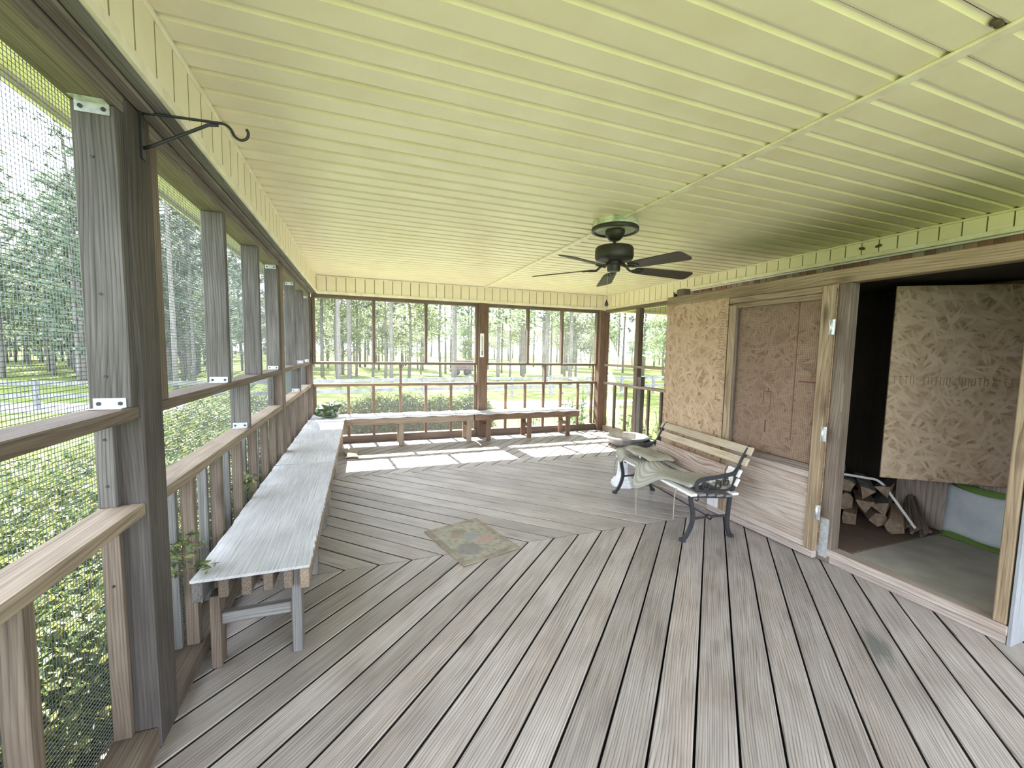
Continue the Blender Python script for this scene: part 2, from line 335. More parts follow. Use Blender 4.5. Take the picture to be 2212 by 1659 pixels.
def rugmat():
    m, nt, bs = M0('faded_floral_rug')
    tc = nd(nt, 'TexCoord'); sp = nd(nt, 'SeparateXYZ'); nt.links.new(tc.outputs['Object'], sp.inputs[0])
    n = noise(nt, mapped(nt, (1, 1, 1), rnd=False), 26, 4); n2 = noise(nt, mapped(nt, (1, 1, 1), rnd=False, loc=(3, 5, 0)), 9, 2)
    c = ramp(nt, n, [(0.30, (0.19, 0.172, 0.135)), (0.48, (0.285, 0.265, 0.212)), (0.70, (0.335, 0.315, 0.262))])
    def blob(c, x, y, r, col, amt=0.85):
        dx = mathn(nt, 'SUBTRACT', sp.outputs[0], x); dy = mathn(nt, 'SUBTRACT', sp.outputs[1], y)
        d = mathn(nt, 'SQRT', mathn(nt, 'ADD', mathn(nt, 'MULTIPLY', dx, dx), mathn(nt, 'MULTIPLY', dy, dy)))
        d = mathn(nt, 'ADD', d, mathn(nt, 'MULTIPLY', mathn(nt, 'SUBTRACT', n2, 0.5), r*0.9))
        mr = nd(nt, 'MapRange'); nt.links.new(d, mr.inputs[0])
        mr.inputs['From Min'].default_value = r*0.75; mr.inputs['From Max'].default_value = r; mr.inputs['To Min'].default_value = amt; mr.inputs['To Max'].default_value = 0
        return mix(nt, mr.outputs[0], c, col)
    c = blob(c, 0.02, 0.03, 0.065, (0.22, 0.24, 0.245), 0.7); c = blob(c, 0.09, -0.06, 0.075, (0.34, 0.21, 0.185), 0.6)
    c = blob(c, -0.08, -0.13, 0.10, (0.19, 0.18, 0.17), 0.7); c = blob(c, -0.02, 0.15, 0.06, (0.20, 0.185, 0.14), 0.7); c = blob(c, -0.07, 0.10, 0.05, (0.27, 0.17, 0.135), 0.6)
    # worn border
    ax = mathn(nt, 'ABSOLUTE', sp.outputs[0]); ay = mathn(nt, 'ABSOLUTE', sp.outputs[1])
    bd = mathn(nt, 'MAXIMUM', mathn(nt, 'GREATER_THAN', ax, 0.190), mathn(nt, 'GREATER_THAN', ay, 0.255))
    bc = ramp(nt, n2, [(0.42, (0.185, 0.168, 0.125)), (0.5, (0.235, 0.158, 0.130)), (0.58, (0.28, 0.25, 0.19))])
    c = mix(nt, mathn(nt, 'MULTIPLY', bd, 0.7), c, bc)
    nt.links.new(c, bs.inputs['Base Color']); bs.inputs['Roughness'].default_value = 0.95; bs.inputs['Specular IOR Level'].default_value = 0.1
    bump(nt, bs, n, 0.3, 0.002); return m
def stripemat():
    m, nt, bs = M0('striped_cushion_cloth')
    uv = nd(nt, 'UVMap'); sp = nd(nt, 'SeparateXYZ'); nt.links.new(uv.outputs[0], sp.inputs[0])
    s = mathn(nt, 'SINE', mathn(nt, 'MULTIPLY', sp.outputs[1], 2*PI*9)); s2 = mathn(nt, 'SINE', mathn(nt, 'MULTIPLY', sp.outputs[1], 2*PI*27))
    g = mathn(nt, 'ADD', mathn(nt, 'MULTIPLY', s, 0.3), mathn(nt, 'MULTIPLY', s2, 0.08)); g = mathn(nt, 'ADD', g, 0.5)
    n = noise(nt, mapped(nt, (1, 1, 1)), 8, 4)
    c = ramp(nt, g, [(0.25, (0.290, 0.278, 0.235)), (0.5, (0.355, 0.343, 0.298)), (0.8, (0.405, 0.393, 0.350))])
    c = mix(nt, mathn(nt, 'MULTIPLY', n, 0.4), c, (0.55, 0.53, 0.48), 'MULTIPLY')
    nt.links.new(c, bs.inputs['Base Color']); bs.inputs['Roughness'].default_value = 0.9; bs.inputs['Specular IOR Level'].default_value = 0.15
    bump(nt, bs, g, 0.35, 0.006); return m
def totemat():
    return plain('tote_fabric', (0.56, 0.58, 0.58), 0.85, nz=0.4, nscale=5, dirt=(0.40, 0.42, 0.43))
RUG = rugmat(); STRIPE = stripemat(); TOTE = totemat()
def brickmat():
    m, nt, bs = M0('old_brick')
    oi = nd(nt, 'ObjectInfo'); n = noise(nt, mapped(nt, (1, 1, 1)), 14, 4)
    c = ramp(nt, oi.outputs['Random'], [(0.0, (0.20, 0.10, 0.075)), (0.4, (0.34, 0.17, 0.12)), (0.7, (0.40, 0.33, 0.27)), (1.0, (0.24, 0.19, 0.15))])
    c = mix(nt, mathn(nt, 'MULTIPLY', n, 0.7), c, (0.45, 0.42, 0.38), 'MULTIPLY')
    nt.links.new(c, bs.inputs['Base Color']); bs.inputs['Roughness'].default_value = 0.9; bump(nt, bs, n, 0.5, 0.004); return m
BRICK = brickmat()

# ------------------------------------------------------------------ dimensions
XL, XF = -0.68, -0.585          # left rail wall inner face, left fascia face
YF = 6.45                       # far rail wall inner face
XR = 4.10                       # right rail wall / fascia
ZC = 2.41                       # ceiling
ZB0, ZB1 = 2.105, 2.15          # beam
ZM, ZR = 1.20, 0.88             # middle rail, hand rail (tops)
YB = -1.7                       # porch behind the camera
XMESH, YMESH = -0.79, 6.565
GZ = -0.9                       # lawn level

# ------------------------------------------------------------------ floor
fl = root('floor', 'weathered grey chevron deck of diagonal planks', 'deck', (1.7, 2.5, 0), kind='structure')
def clip(poly, n, d):            # keep n.p <= d
    out = []
    for i in range(len(poly)):
        a, b = poly[i-1], poly[i]; da, db = n.dot(a)-d, n.dot(b)-d
        if (da <= 0) != (db <= 0): out.append(a+(b-a)*(da/(da-db)))
        if db <= 0: out.append(b)
    return out
PITCHB = 0.1455
def deck_zone(y0, y1, ang, ph, x0=-0.84, x1=4.25):
    u = Vector((math.cos(ang), math.sin(ang))); n = Vector((-u.y, u.x))
    cs = [Vector(c) for c in ((x0, y0), (x1, y0), (x1, y1), (x0, y1))]
    lo = min(c.dot(n) for c in cs); hi = max(c.dot(n) for c in cs)
    k = math.floor((lo-ph)/PITCHB)
    while ph+k*PITCHB < hi:
        a = ph+k*PITCHB+0.0046; b = ph+(k+1)*PITCHB-0.0046; k += 1
        p = clip(clip(cs, -n, -a), n, b)
        if len(p) < 3: continue
        L = [Vector((q.dot(u), q.dot(n))) for q in p]
        cx = (min(q.x for q in L)+max(q.x for q in L))/2; cy = (a+b)/2
        if max(q.x for q in L)-min(q.x for q in L) < 0.05: continue
        m = len(L); ins = []
        ctr = sum(L, Vector((0, 0)))/m
        dz = random.uniform(-0.0012, 0.0012)
        for q in L:
            e = ctr-q; ins.append(Vector((q.x+math.copysign(min(0.003, abs(e.x)*.3), e.x), q.y+math.copysign(min(0.004, abs(e.y)*.3), e.y))))
        V = [(q.x-cx, q.y-cy, -0.034) for q in L]+[(q.x-cx, q.y-cy, -0.003+dz) for q in L]+[(q.x-cx, q.y-cy, dz) for q in ins]
        Fc = [tuple(range(2*m, 3*m)), tuple(range(m-1, -1, -1))]
        for r in (0, m):
            for i in range(m): Fc.append((r+i, r+(i+1) % m, r+m+(i+1) % m, r+m+i))
        M = Matrix.Translation((u.x*cx+n.x*cy, u.y*cx+n.y*cy, 0)) @ Matrix.Rotation(ang, 4, 'Z')
        pm = mesh('plank', V, Fc); pm.materials.append(DECK); pm.materials.append(DECKSIDE)
        for q in range(2, 2+m): pm.polygons[q].material_index = 1
        new('plank', pm, None, fl, M)
A45 = math.radians(44.0); S1, S2 = 2.70, 4.72
g0 = -0.014
deck_zone(YB, S1-0.002, A45, g0)
n1 = Vector((-math.sin(A45), math.cos(A45))); n2 = Vector((-math.sin(-A45), math.cos(-A45)))
xs = (S1*n1.y-g0)/(-n1.x)
deck_zone(S1+0.002, S2-0.002, -A45, n2.x*xs+n2.y*S1)
xs2 = (n2.x*xs+n2.y*S1 - n2.y*S2)/n2.x
deck_zone(S2+0.002, YF+0.12, A45, n1.x*xs2+n1.y*S2+0.06)
box('joist', (-0.82, S1-0.02, -0.18), (4.24, S1+0.02, -0.036), BROWN, fl); box('joist', (-0.82, S2-0.02, -0.18), (4.24, S2+0.02, -0.036), BROWN, fl)
box('rim_board', (-0.86, YB, -0.22), (-0.82, YF+0.13, -0.002), BROWN, fl); box('rim_board', (-0.86, YF+0.115, -0.22), (4.25, YF+0.15, -0.002), BROWN, fl)
box('under_deck_sheet', (-0.83, YB, -0.30), (4.25, YF+0.11, -0.28), BLOCK, fl, 0)  # unseen dark sheet added to keep the plank gaps dark

# ------------------------------------------------------------------ ceiling
ce = root('ceiling', 'cream grooved vinyl porch ceiling', 'ceiling', (1.7, 2.5, ZC), kind='structure')
PV = 0.1285
def vprof(w, g, d): return [(-w/2, 0.018), (-w/2, d), (-w/2+g*0.35, d*0.8), (-w/2+g, 0.0), (w/2-g, 0.0), (w/2-g*0.3, d*0.35), (w/2, d), (w/2, 0.018)]
def extr(prof, L, dark_faces=(0, 6)):
    k = len(prof); V = [(-L/2, y, z) for y, z in prof]+[(L/2, y, z) for y, z in prof]
    m = mesh('strip', V, [(i, (i+1) % k, k+(i+1) % k, k+i) for i in range(k)]+[tuple(range(k-1, -1, -1)), tuple(range(k, 2*k))])
    m.materials.append(VINYL); m.materials.append(MILDEWSHADE)
    for i in dark_faces: m.polygons[i].material_index = 1
    return m
BX = 1.865
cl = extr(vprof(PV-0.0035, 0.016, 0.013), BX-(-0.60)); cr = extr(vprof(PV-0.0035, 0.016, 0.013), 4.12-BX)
y = 0.745-PV*18
while y < YF-0.02:
    yc = y+PV/2
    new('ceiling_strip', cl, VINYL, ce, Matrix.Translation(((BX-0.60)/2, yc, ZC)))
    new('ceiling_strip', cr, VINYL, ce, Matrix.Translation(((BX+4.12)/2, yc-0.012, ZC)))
    y += PV
b = beam('ceiling_batten', (BX, YB, ZC-0.006), (BX, YF-0.03, ZC-0.006), 0.052, 0.012, VINYL2, ce); b['label'] = 'raised cream joint strip'
beam('corner_moulding', (XF-0.003, YB, ZC-0.012), (XF-0.003, YF-0.05, ZC-0.012), 0.02, 0.022, VINYL2, ce)
beam('corner_moulding', (XF, YF-0.045, ZC-0.008), (XR, YF-0.045, ZC-0.008), 0.016, 0.016, VINYL2, ce)
beam('corner_moulding', (XR+0.012, YB, ZC-0.008), (XR+0.012, YF-0.05, ZC-0.008), 0.016, 0.016, VINYL2, ce)
rf = root('roof', 'shingled porch roof above the cream ceiling', 'roof', (1.7, 2.5, 2.45), kind='structure')
box('roof_deck', (-1.00, YB-0.6, 2.44), (9.0, 6.92, 2.52), BLOCK, rf, 0)

# fascia strips inside the porch (vertical cream vinyl)
def fascia(name, p0, p1, z0, z1, inward, label, start=0.0, cap=True):
    p0, p1 = Vector(p0), Vector(p1); d = (p1-p0); L = d.length; d.normalize()
    t = root(name, label, 'trim', (p0+p1)/2+Vector((0, 0, z0)), kind='structure')
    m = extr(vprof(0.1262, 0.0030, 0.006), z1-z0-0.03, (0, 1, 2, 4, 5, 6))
    beam('backing_board', p0-Vector(inward)*0.028+Vector((0, 0, (z0+z1)/2)), p1-Vector(inward)*0.028+Vector((0, 0, (z0+z1)/2)), 0.016, z1-z0-0.02, DARKPLY, t, bev=0)  # unseen board added to block light and darken the strip gaps
    s = start
    while s < L:
        c = p0+d*(s+0.064)
        X = Vector((0, 0, 1)); Z = -Vector(inward); Y = Z.cross(X)
        R = Matrix(((X.x, Y.x, Z.x, c.x), (X.y, Y.y, Z.y, c.y), (X.z, Y.z, Z.z, (z0+z1)/2+0.010), (0, 0, 0, 1)))
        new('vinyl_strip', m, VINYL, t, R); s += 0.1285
    q = Vector(inward)*0.004
    beam('bottom_channel', p0+q+Vector((0, 0, z0+0.018)), p1+q+Vector((0, 0, z0+0.018)), 0.022, 0.036, VINYL2, t)
    if cap: beam('bottom_return', p0-Vector(inward)*0.05+Vector((0, 0, z0+0.004)), p1-Vector(inward)*0.05+Vector((0, 0, z0+0.004)), 0.10, 0.008, VINYL2, t)
    return t
fascia('trim_1', (XF, YB, 0), (XF, YF-0.05, 0), 2.165, ZC, (1, 0, 0), 'cream vinyl band above the left screened wall')
fascia('trim_2', (XF, YF-0.05, 0), (XR, YF-0.05, 0), 2.155, ZC, (0, -1, 0), 'cream vinyl band above the far screened wall')
fascia('trim_3', (XR+0.02, 4.72, 0), (XR+0.02, YF-0.05, 0), 2.155, ZC, (-1, 0, 0), 'tall cream vinyl band above the short right screened wall')
fascia('trim_4', (XR+0.02, YB, 0), (XR+0.02, 4.70, 0), 2.255, ZC, (-1, 0, 0), 'low cream vinyl band along the house above the storage closet')

fascia('trim_5', (4.63, 6.835, 0), (7.4, 6.835, 0), 2.187, 2.435, (0, -1, 0), 'cream vinyl eave band outside beyond the right screened wall')
# outside eaves: soffit strips and gutter board
so = root('soffit', 'cream vinyl eave soffit outside the screens', 'soffit', (-0.9, 2.5, 2.18), kind='structure')
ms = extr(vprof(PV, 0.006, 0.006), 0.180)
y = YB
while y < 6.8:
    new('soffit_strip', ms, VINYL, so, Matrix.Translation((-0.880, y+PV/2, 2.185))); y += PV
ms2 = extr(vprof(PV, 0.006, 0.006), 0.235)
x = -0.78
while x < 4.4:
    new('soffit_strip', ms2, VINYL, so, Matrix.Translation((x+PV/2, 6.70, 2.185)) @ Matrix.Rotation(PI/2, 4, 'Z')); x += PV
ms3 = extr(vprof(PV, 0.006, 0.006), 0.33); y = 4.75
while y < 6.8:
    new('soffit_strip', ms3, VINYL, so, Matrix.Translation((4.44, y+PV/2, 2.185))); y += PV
box('eave_board', (-0.99, YB, 2.165), (-0.968, 6.85, 2.44), VINYL2, so); box('eave_board', (-0.99, 6.825, 2.165), (4.62, 6.85, 2.44), VINYL2, so)
box('eave_board', (4.60, 4.75, 2.165), (4.625, 6.85, 2.44), VINYL2, so)
tube('cable', [(-0.86, y0, 2.176-0.005*math.sin(i*2.1)) for i, y0 in enumerate([YB+0.55*k for k in range(15)])], 0.004, SCREW, so, 6)

# ------------------------------------------------------------------ wire mesh
def wires(name, o, u, v, lu, lv, sp, r, mat, parent):
    o, u, v = Vector(o), Vector(u).normalized(), Vector(v).normalized(); n = u.cross(v); V = []; Fc = []
    def wire(a, d, s, L, off):
        k = len(V)
        for e in (0, L):
            c = a+d*e+n*off
            V.append(c+s*r); V.append(c-s*r*0.5+n*r*0.87); V.append(c-s*r*0.5-n*r*0.87)
        for i in range(3): j = (i+1) % 3; Fc.append((k+i, k+j, k+3+j, k+3+i))
    for i in range(int(lu/sp)+1): wire(o+u*(i*sp), v, u, lv, r*0.8)
    for i in range(int(lv/sp)+1): wire(o+v*(i*sp), u, v, lu, -r*0.8)
    c = Vector(o); m = mesh(name, [p-c for p in V], Fc)
    return new(name, m, mat, parent, Matrix.Translation(c), 'stuff')
SP, WR = 0.0127, 0.00105

def bracket(par, x0, x1, y, z, top=False):
    """galvanised angle: plate on the -Y face plus a leg on the rail"""
    p = box('angle_bracket', (x0, y-0.004, z), (x1, y-0.0005, z+0.032), GALV, par, 0.0012)
    p['label'] = 'galvanised angle bracket'
    zl = z+0.030 if top else z
    box('bracket_leg', (x0, y-0.034, zl), (x1, y-0.0006, zl+0.003), GALV, p, 0.001)
    for xx in (x0+0.014, x1-0.014):
        m = mesh('screw', *sweep([(0, 0, 0), (0, -0.0025, 0)], circ(0.0062, 10)))
        new('screw', m, SCREW, p, Matrix.Translation((xx, y-0.0036, z+0.015)))

# ------------------------------------------------------------------ left screened wall
wl = root('wall_left', 'left screened porch wall of weathered studs, rails and wire mesh', 'screen wall', (XL, 2.5, 0), kind='structure')
XO = -0.785
P1a, P1b = 1.652, 1.797
P2a, P2b = 4.165, 4.305
box('post', (XO+0.02, P1a, 0.0), (XL+0.012, P1b, ZB0+0.044), POSTW, wl, 0.006)
box('post', (XO+0.02, P2a, 0.0), (XL+0.012, P2b, ZB0+0.044), BROWN, wl, 0.006)
box('post', (XO+0.02, YF-0.03, 0.0), (XL+0.02, YF+0.09, ZB0), BROWN, wl, 0.005)
box('post', (XO+0.02, -0.95, 0.0), (XL+0.012, -0.81, ZB0+0.044), POSTW, wl, 0.006)
box('beam', (XO-0.005, YB, ZB0), (XL+0.004, YF+0.09, ZB0+0.14), BEAMW, wl, 0.004)
box('beam_trim', (XL+0.005, YB, ZB0+0.046), (XL+0.052, YF-0.01, ZB0+0.082), BEAMW, wl, 0.006)
box('beam_trim', (XL+0.053, YB, ZB0+0.052), (XF-0.002, YF-0.02, ZB0+0.085), GREYW, wl, 0.006)
bays = [(-0.81, P1a), (P1b, P2a), (P2b, YF-0.03)]
for a, b_ in bays:
    box('mid_rail', (XO-0.002, a, ZM-0.040), (XL+0.002, b_, ZM), BROWN, wl, 0.004)
    box('hand_rail', (XO-0.002, a, ZR-0.042), (XL+0.006, b_, ZR), RAILW, wl, 0.005)
    box('floor_plate', (XO-0.002, a, 0.0), (XL+0.008, b_, 0.085), BROWN, wl, 0.005)
    wires('wire_mesh', (XMESH, a-0.04, 0.02), (0, 1, 0), (0, 0, 1), b_-a+0.08, ZB0, SP, WR, WIRE, wl)
def stud(y, z0, z1, mat=DARKW, x0=XO, x1=XL, t=0.038): return box('stud', (x0, y-t/2, z0), (x1, y+t/2, z1), mat, wl, 0.003)
for yy in (0.05, 0.85, 1.632, 2.655, 3.42, 4.145, 5.12, 5.80, 6.38):
    stud(yy, ZM, ZB0)
box('stud', (XO+0.03, P1b+0.001, ZM), (XL+0.002, P1b+0.075, ZB0), BROWN, wl, 0.003)
box('stud', (XO+0.03, P2b+0.001, ZM), (XL+0.002, P2b+0.05, ZB0), BROWN, wl, 0.003)
for yy in (0.60, 3.05, 5.42): stud(yy, ZR, ZM-0.040)
for ya in (P1a-0.012, P2a-0.012, YF-0.05):        # outer screen battens beside the posts
    box('screen_batten', (XO, ya-0.012, 0.085), (XO+0.048, ya+0.010, ZR-0.042), BROWN, wl, 0.002)
    box('screen_batten', (XO, ya-0.012, ZR), (XO+0.048, ya+0.010, ZM-0.040), DARKW, wl, 0.002)
for yy in (1.64, 4.15): bracket(wl, XO+0.012, XL-0.012, yy-0.0275, ZM+0.0005); bracket(wl, XO+0.012, XL-0.012, yy-0.0275, ZB0-0.0335, True)
bracket(wl, XO+0.014, XL-0.006, 2.635, ZM+0.0005); bracket(wl, XO+0.012, XL-0.012, 5.10, ZB0-0.0335, True)
bracket(wl, XO+0.012, XL-0.012, 5.78, ZM+0.0005); bracket(wl, XO+0.012, XL-0.012, 6.36, ZM+0.0005); bracket(wl, XO+0.012, XL-0.012, 6.36, ZB0-0.0335, True)
bracket(wl, XO+0.012, XL-0.012, 3.03, ZR+0.0005); bracket(wl, XO+0.012, XL-0.012, 5.40, ZR+0.0005)
def bal(x0, x1, y, z1=ZR-0.042):
    box('baluster', (XL-0.055, y-0.020, 0.085), (XL-0.006, y+0.020, z1), BROWN, wl, 0.003)
    box('screen_batten', (XO, y-0.034, 0.085), (XO+0.040, y-0.010, z1), GREYW, wl, 0.002)
for yy in (-0.45, -0.06, 0.34, 0.74, 1.155, 2.10, 2.47, 2.845, 3.22, 3.58, 3.90, 4.64, 5.01, 5.38, 5.75, 6.10): bal(0, 0, yy)
for z in (0.62, 0.80, 0.95, 1.10):
    for yy in (P1a-0.024, P2a-0.024): new('screw', mesh('screw', *sweep([(0, 0, 0), (0, -0.003, 0)], circ(0.0042, 8))), SCREW, wl, Matrix.Translation((XO+0.026, yy, z)))
for z in (1.30, 1.55, 1.95): new('screw', mesh('screw', *sweep([(0, 0, 0), (0, -0.003, 0)], circ(0.0042, 8))), SCREW, wl, Matrix.Translation((XO+0.045, 1.613, z)))

# ------------------------------------------------------------------ far screened wall
wf = root('wall_far', 'far screened porch wall of brown lumber and wire mesh', 'screen wall', (1.7, YF, 0), kind='structure')
YO = YF+0.10
box('post', (1.765, YF-0.07, 0), (1.905, YF+0.07, ZB0+0.04), REDW, wf, 0.006)
for x0, x1 in ((-0.655, -0.615), (1.727, 1.764), (1.906, 1.943), (3.965, 4.0)): box('screen_frame', (x0, YF, ZM), (x1, YO-0.02, ZB0), BROWN, wf, 0.003)
box('beam', (-0.66, YF-0.005, ZB0), (4.02, YO, ZB0+0.14), BROWN, wf, 0.004)
for x0, x1 in ((-0.655, 1.764), (1.906, 4.0)):
    box('mid_rail', (x0, YF, ZM-0.038), (x1, YO, ZM), BROWN, wf, 0.003)
    box('hand_rail', (x0, YF-0.004, ZR-0.040), (x1, YO, ZR), REDW, wf, 0.003)
    box('floor_plate', (x0, YF-0.004, 0.0), (x1, YO, 0.105), BROWN, wf, 0.004)
    wires('wire_mesh', (x0-0.02, YMESH, 0.02), (1, 0, 0), (0, 0, 1), x1-x0+0.04, ZB0, SP, WR, WIRE2, wf)
for x in (0.176, 0.941, 2.647, 3.286): box('mullion', (x-0.019, YF, ZM), (x+0.019, YO-0.015, ZB0), BROWN, wf, 0.003)
for x in (0.556, 2.975): box('mullion', (x-0.018, YF, ZR), (x+0.018, YO-0.015, ZM-0.038), BROWN, wf, 0.003)
for x in (-0.187, 0.164, 0.552, 0.940, 1.335, 2.262, 2.610, 2.953, 3.283, 3.628): box('baluster', (x-0.019, YF+0.002, 0.105), (x+0.019, YF+0.045, ZR-0.04), REDW, wf, 0.003)
for x in (-0.64, 1.742, 1.928, 3.94): box('screen_batten', (x-0.02, YF+0.05, 0.105), (x+0.02, YO-0.005, ZR-0.04), BROWN, wf, 0.003)
for x in (1.742, 1.928, 3.955): box('screen_batten', (x-0.015, YF+0.05, ZR), (x+0.015, YO-0.005, ZM-0.04), BROWN, wf, 0.003)
box('corner_post', (4.002, YF-0.06, 0), (4.142, YF+0.09, ZB0+0.04), REDW, wf, 0.006)

# ------------------------------------------------------------------ short right screened wall
wr = root('wall_right', 'short right screened wall with balusters beside the storage closet', 'screen wall', (XR, 5.5, 0), kind='structure')
XRO = XR+0.10
box('beam', (XR-0.01, 4.70, ZB0+0.002), (XRO, YF-0.07, ZB0+0.05), BROWN, wr, 0.004)
box('mid_rail', (XR, 4.70, ZM-0.038), (XRO, YF-0.07, ZM), RAILW, wr, 0.004)
box('hand_rail', (XR-0.004, 4.70, ZR-0.04), (XRO, YF-0.07, ZR), RAILW, wr, 0.004)
box('floor_plate', (XR-0.004, 4.70, 0), (XRO, YF-0.07, 0.09), RAILW, wr, 0.004)
box('screen_frame', (XR+0.004, 6.33, 0.09), (XR+0.05, 6.375, ZB0), REDW, wr, 0.003)
box('post', (XR+0.0, 5.435, 0.0), (XRO-0.01, 5.525, ZB0), BROWN, wr, 0.004)
box('post', (XR+0.012, 5.345, 0.0), (XRO-0.01, 5.433, 1.03), DARKW, wr, 0.004)
for yy in (6.06, 5.745, 5.16, 4.87): box('baluster', (XR+0.005, yy-0.02, 0.09), (XR+0.045, yy+0.02, ZR-0.04), BROWN, wr, 0.003)
wires('wire_mesh', (XR+0.11, 4.70, 0.02), (0, 1, 0), (0, 0, 1), 1.70, ZB0, SP, WR, WIRE2, wr)

# ------------------------------------------------------------------ house wall with soldier bricks
XH = 4.152
hw = root('wall_house', 'brick house wall with an upright brick course behind the closet', 'wall', (XH, 1.5, 0), kind='structure')
box('mortar_bed', (XH+0.012, YB-0.5, -0.95), (XH+0.35, 4.70, 2.44), MORTAR, hw, 0)
bmh = boxmesh(0.20, 0.064, 0.10, 0.004)
y = 1.10
while y < 4.66:
    new('brick', bmh, BRICK, hw, Matrix.Translation((XH+0.052, y+0.037, 2.145)) @ frame((0, 0, 1), (1, 0, 0))); y += 0.0745
bms = boxmesh(0.20, 0.10, 0.058, 0.004)
for r in range(2):
    y = 1.05+0.1*(r % 2)
    while y < 4.6:
        new('brick', bms, BRICK, hw, Matrix.Translation((XH+0.052, y+0.1, 2.008-r*0.068)) @ frame((0, 1, 0), (0, 0, 1))); y += 0.21
box('frieze_edge', (XR+0.026, YB, 2.238), (XR+0.048, 4.70, 2.254), WHITEW, hw)
box('return_wall', (XH+0.36, 4.35, -0.95), (9.0, 4.70, 2.44), BRICK, hw, 0)

# ------------------------------------------------------------------ storage closet
XC = 2.96
cs_ = root('storage_closet', 'raw lumber and strand board storage closet against the house wall', 'closet', (3.6, 2.2, 0))
box('sill', (XC, 0.955, 0.045), (XC+0.09, 3.46, 0.095), SILLW, cs_, 0.004); box('sill', (XC+0.004, 0.958, 0.0), (XC+0.09, 3.46, 0.044), SILLW, cs_, 0.004)
box('header', (XC-0.005, 0.60, 1.880), (XC+0.085, 3.475, 1.972), PINE, cs_, 0.005)
box('end_block', (XC+0.10, 3.36, 1.95), (XC+0.19, 3.46, 2.06), BROWN, cs_, 0.005)
box('jamb_post', (XC+0.002, 1.772, 0.0), (XC+0.085, 1.848, 1.880), BROWN, cs_, 0.004)
box('jamb_post', (XC+0.002, 0.962, 0.096), (XC+0.088, 1.012, 1.880), PINE, cs_, 0.005)
box('jamb_post', (XC+0.012, 2.662, 0.095), (XC+0.088, 2.742, 1.880), BROWN, cs_, 0.004)
o1 = box('strand_board', (XC-0.012, 2.700, 0.30), (XC+0.0, 3.455, 1.885), OSB_A, cs_, 0.001)
o2 = box('strand_board', (XC+0.0, 1.85, 0.096), (XC+0.010, 2.66, 1.88), OSB_C, cs_, 0.001)
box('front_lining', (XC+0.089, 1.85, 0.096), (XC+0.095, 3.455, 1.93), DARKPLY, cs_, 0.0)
o3 = box('plywood_panel', (XC-0.010, 2.70, 0.0), (XC-0.0, 3.455, 0.299), PLYPINK, cs_, 0.001)
box('side_panel', (XC+0.003, 0.940, 0.0), (XH, 0.954, 1.97), PLYSIDE, cs_, 0.001)
box('metal_angle', (XC-0.0015, 1.790, 0.03), (XC+0.001, 1.846, 0.30), GALV, cs_, 0)
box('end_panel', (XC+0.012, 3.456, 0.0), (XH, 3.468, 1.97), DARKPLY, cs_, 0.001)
box('back_panel', (XH-0.014, 0.955, 0.0), (XH-0.002, 2.02, 1.93), PLYPINK, cs_, 0.001); box('back_panel', (XH-0.014, 2.021, 0.0), (XH-0.002, 3.455, 1.93), DARKPLY, cs_, 0.001)  # far half is dark: closet gloom painted into the panel
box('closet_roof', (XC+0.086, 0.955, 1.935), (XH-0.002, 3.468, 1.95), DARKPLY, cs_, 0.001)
box('closet_floor', (XC+0.091, 0.956, 0.02), (XH-0.015, 1.702, 0.088), GREYFL, cs_, 0.002)
box('closet_floor', (XC+0.091, 1.704, 0.02), (XH-0.015, 3.455, 0.093), DARKFL, cs_, 0.002)
# printed marks on the strand board (flat)
def marks(name, rects, T, mat, parent):
    V = []; Fc = []
    for a, b_, c, d in rects:
        k = len(V)
        for dx in (0, 0.0006):
            for (p, q) in ((a, c), (b_, c), (b_, d), (a, d)): V.append(T(p, q, dx))
        Fc += [(k+4, k+5, k+6, k+7), (k, k+4, k+7, k+3), (k+1, k+2, k+6, k+5), (k, k+1, k+5, k+4), (k+3, k+7, k+6, k+2)]
    return new(name, mesh(name, V, Fc), mat, parent, Matrix.Identity(4), 'stuff')
rr = random.Random(3); R1 = []
z = 1.86
while z > 1.22:
    L = rr.choice((0.03, 0.045, 0.045, 0.06)); R1.append((2.735, 2.735+L, z, z+0.006))
    if rr.random() < .6: R1.append((2.735+L-0.006, 2.735+L, z-0.02, z))
    if rr.random() < .35: R1.append((2.745, 2.765, z-0.013, z-0.008))
    z -= 0.024
R1 += [(2.74, 2.79, 1.00, 1.012), (2.745, 2.785, 1.06, 1.064), (2.785, 2.79, 1.0, 1.07), (3.1, 3.18, 0.80, 0.806)]
marks('printed_mark', R1, lambda p, q, d: (XC-0.0122-d, p, q), GRMARK, o1)
R2 = [(2.095, 2.100, 0.78, 1.83), (1.925, 2.07, 1.215, 1.222), (2.0955, 2.15, 0.785, 0.79)]
R2 += [(2.27, 2.276, 0.98, 1.12), (2.33, 2.336, 1.02, 1.12), (2.27, 2.336, 1.12, 1.126), (2.29, 2.30, 1.126, 1.15), (2.30, 2.31, 0.80, 0.90)]
marks('marker_line', R2, lambda p, q, d: (XC-0.0002-d, p, q), REDMARK, o2)

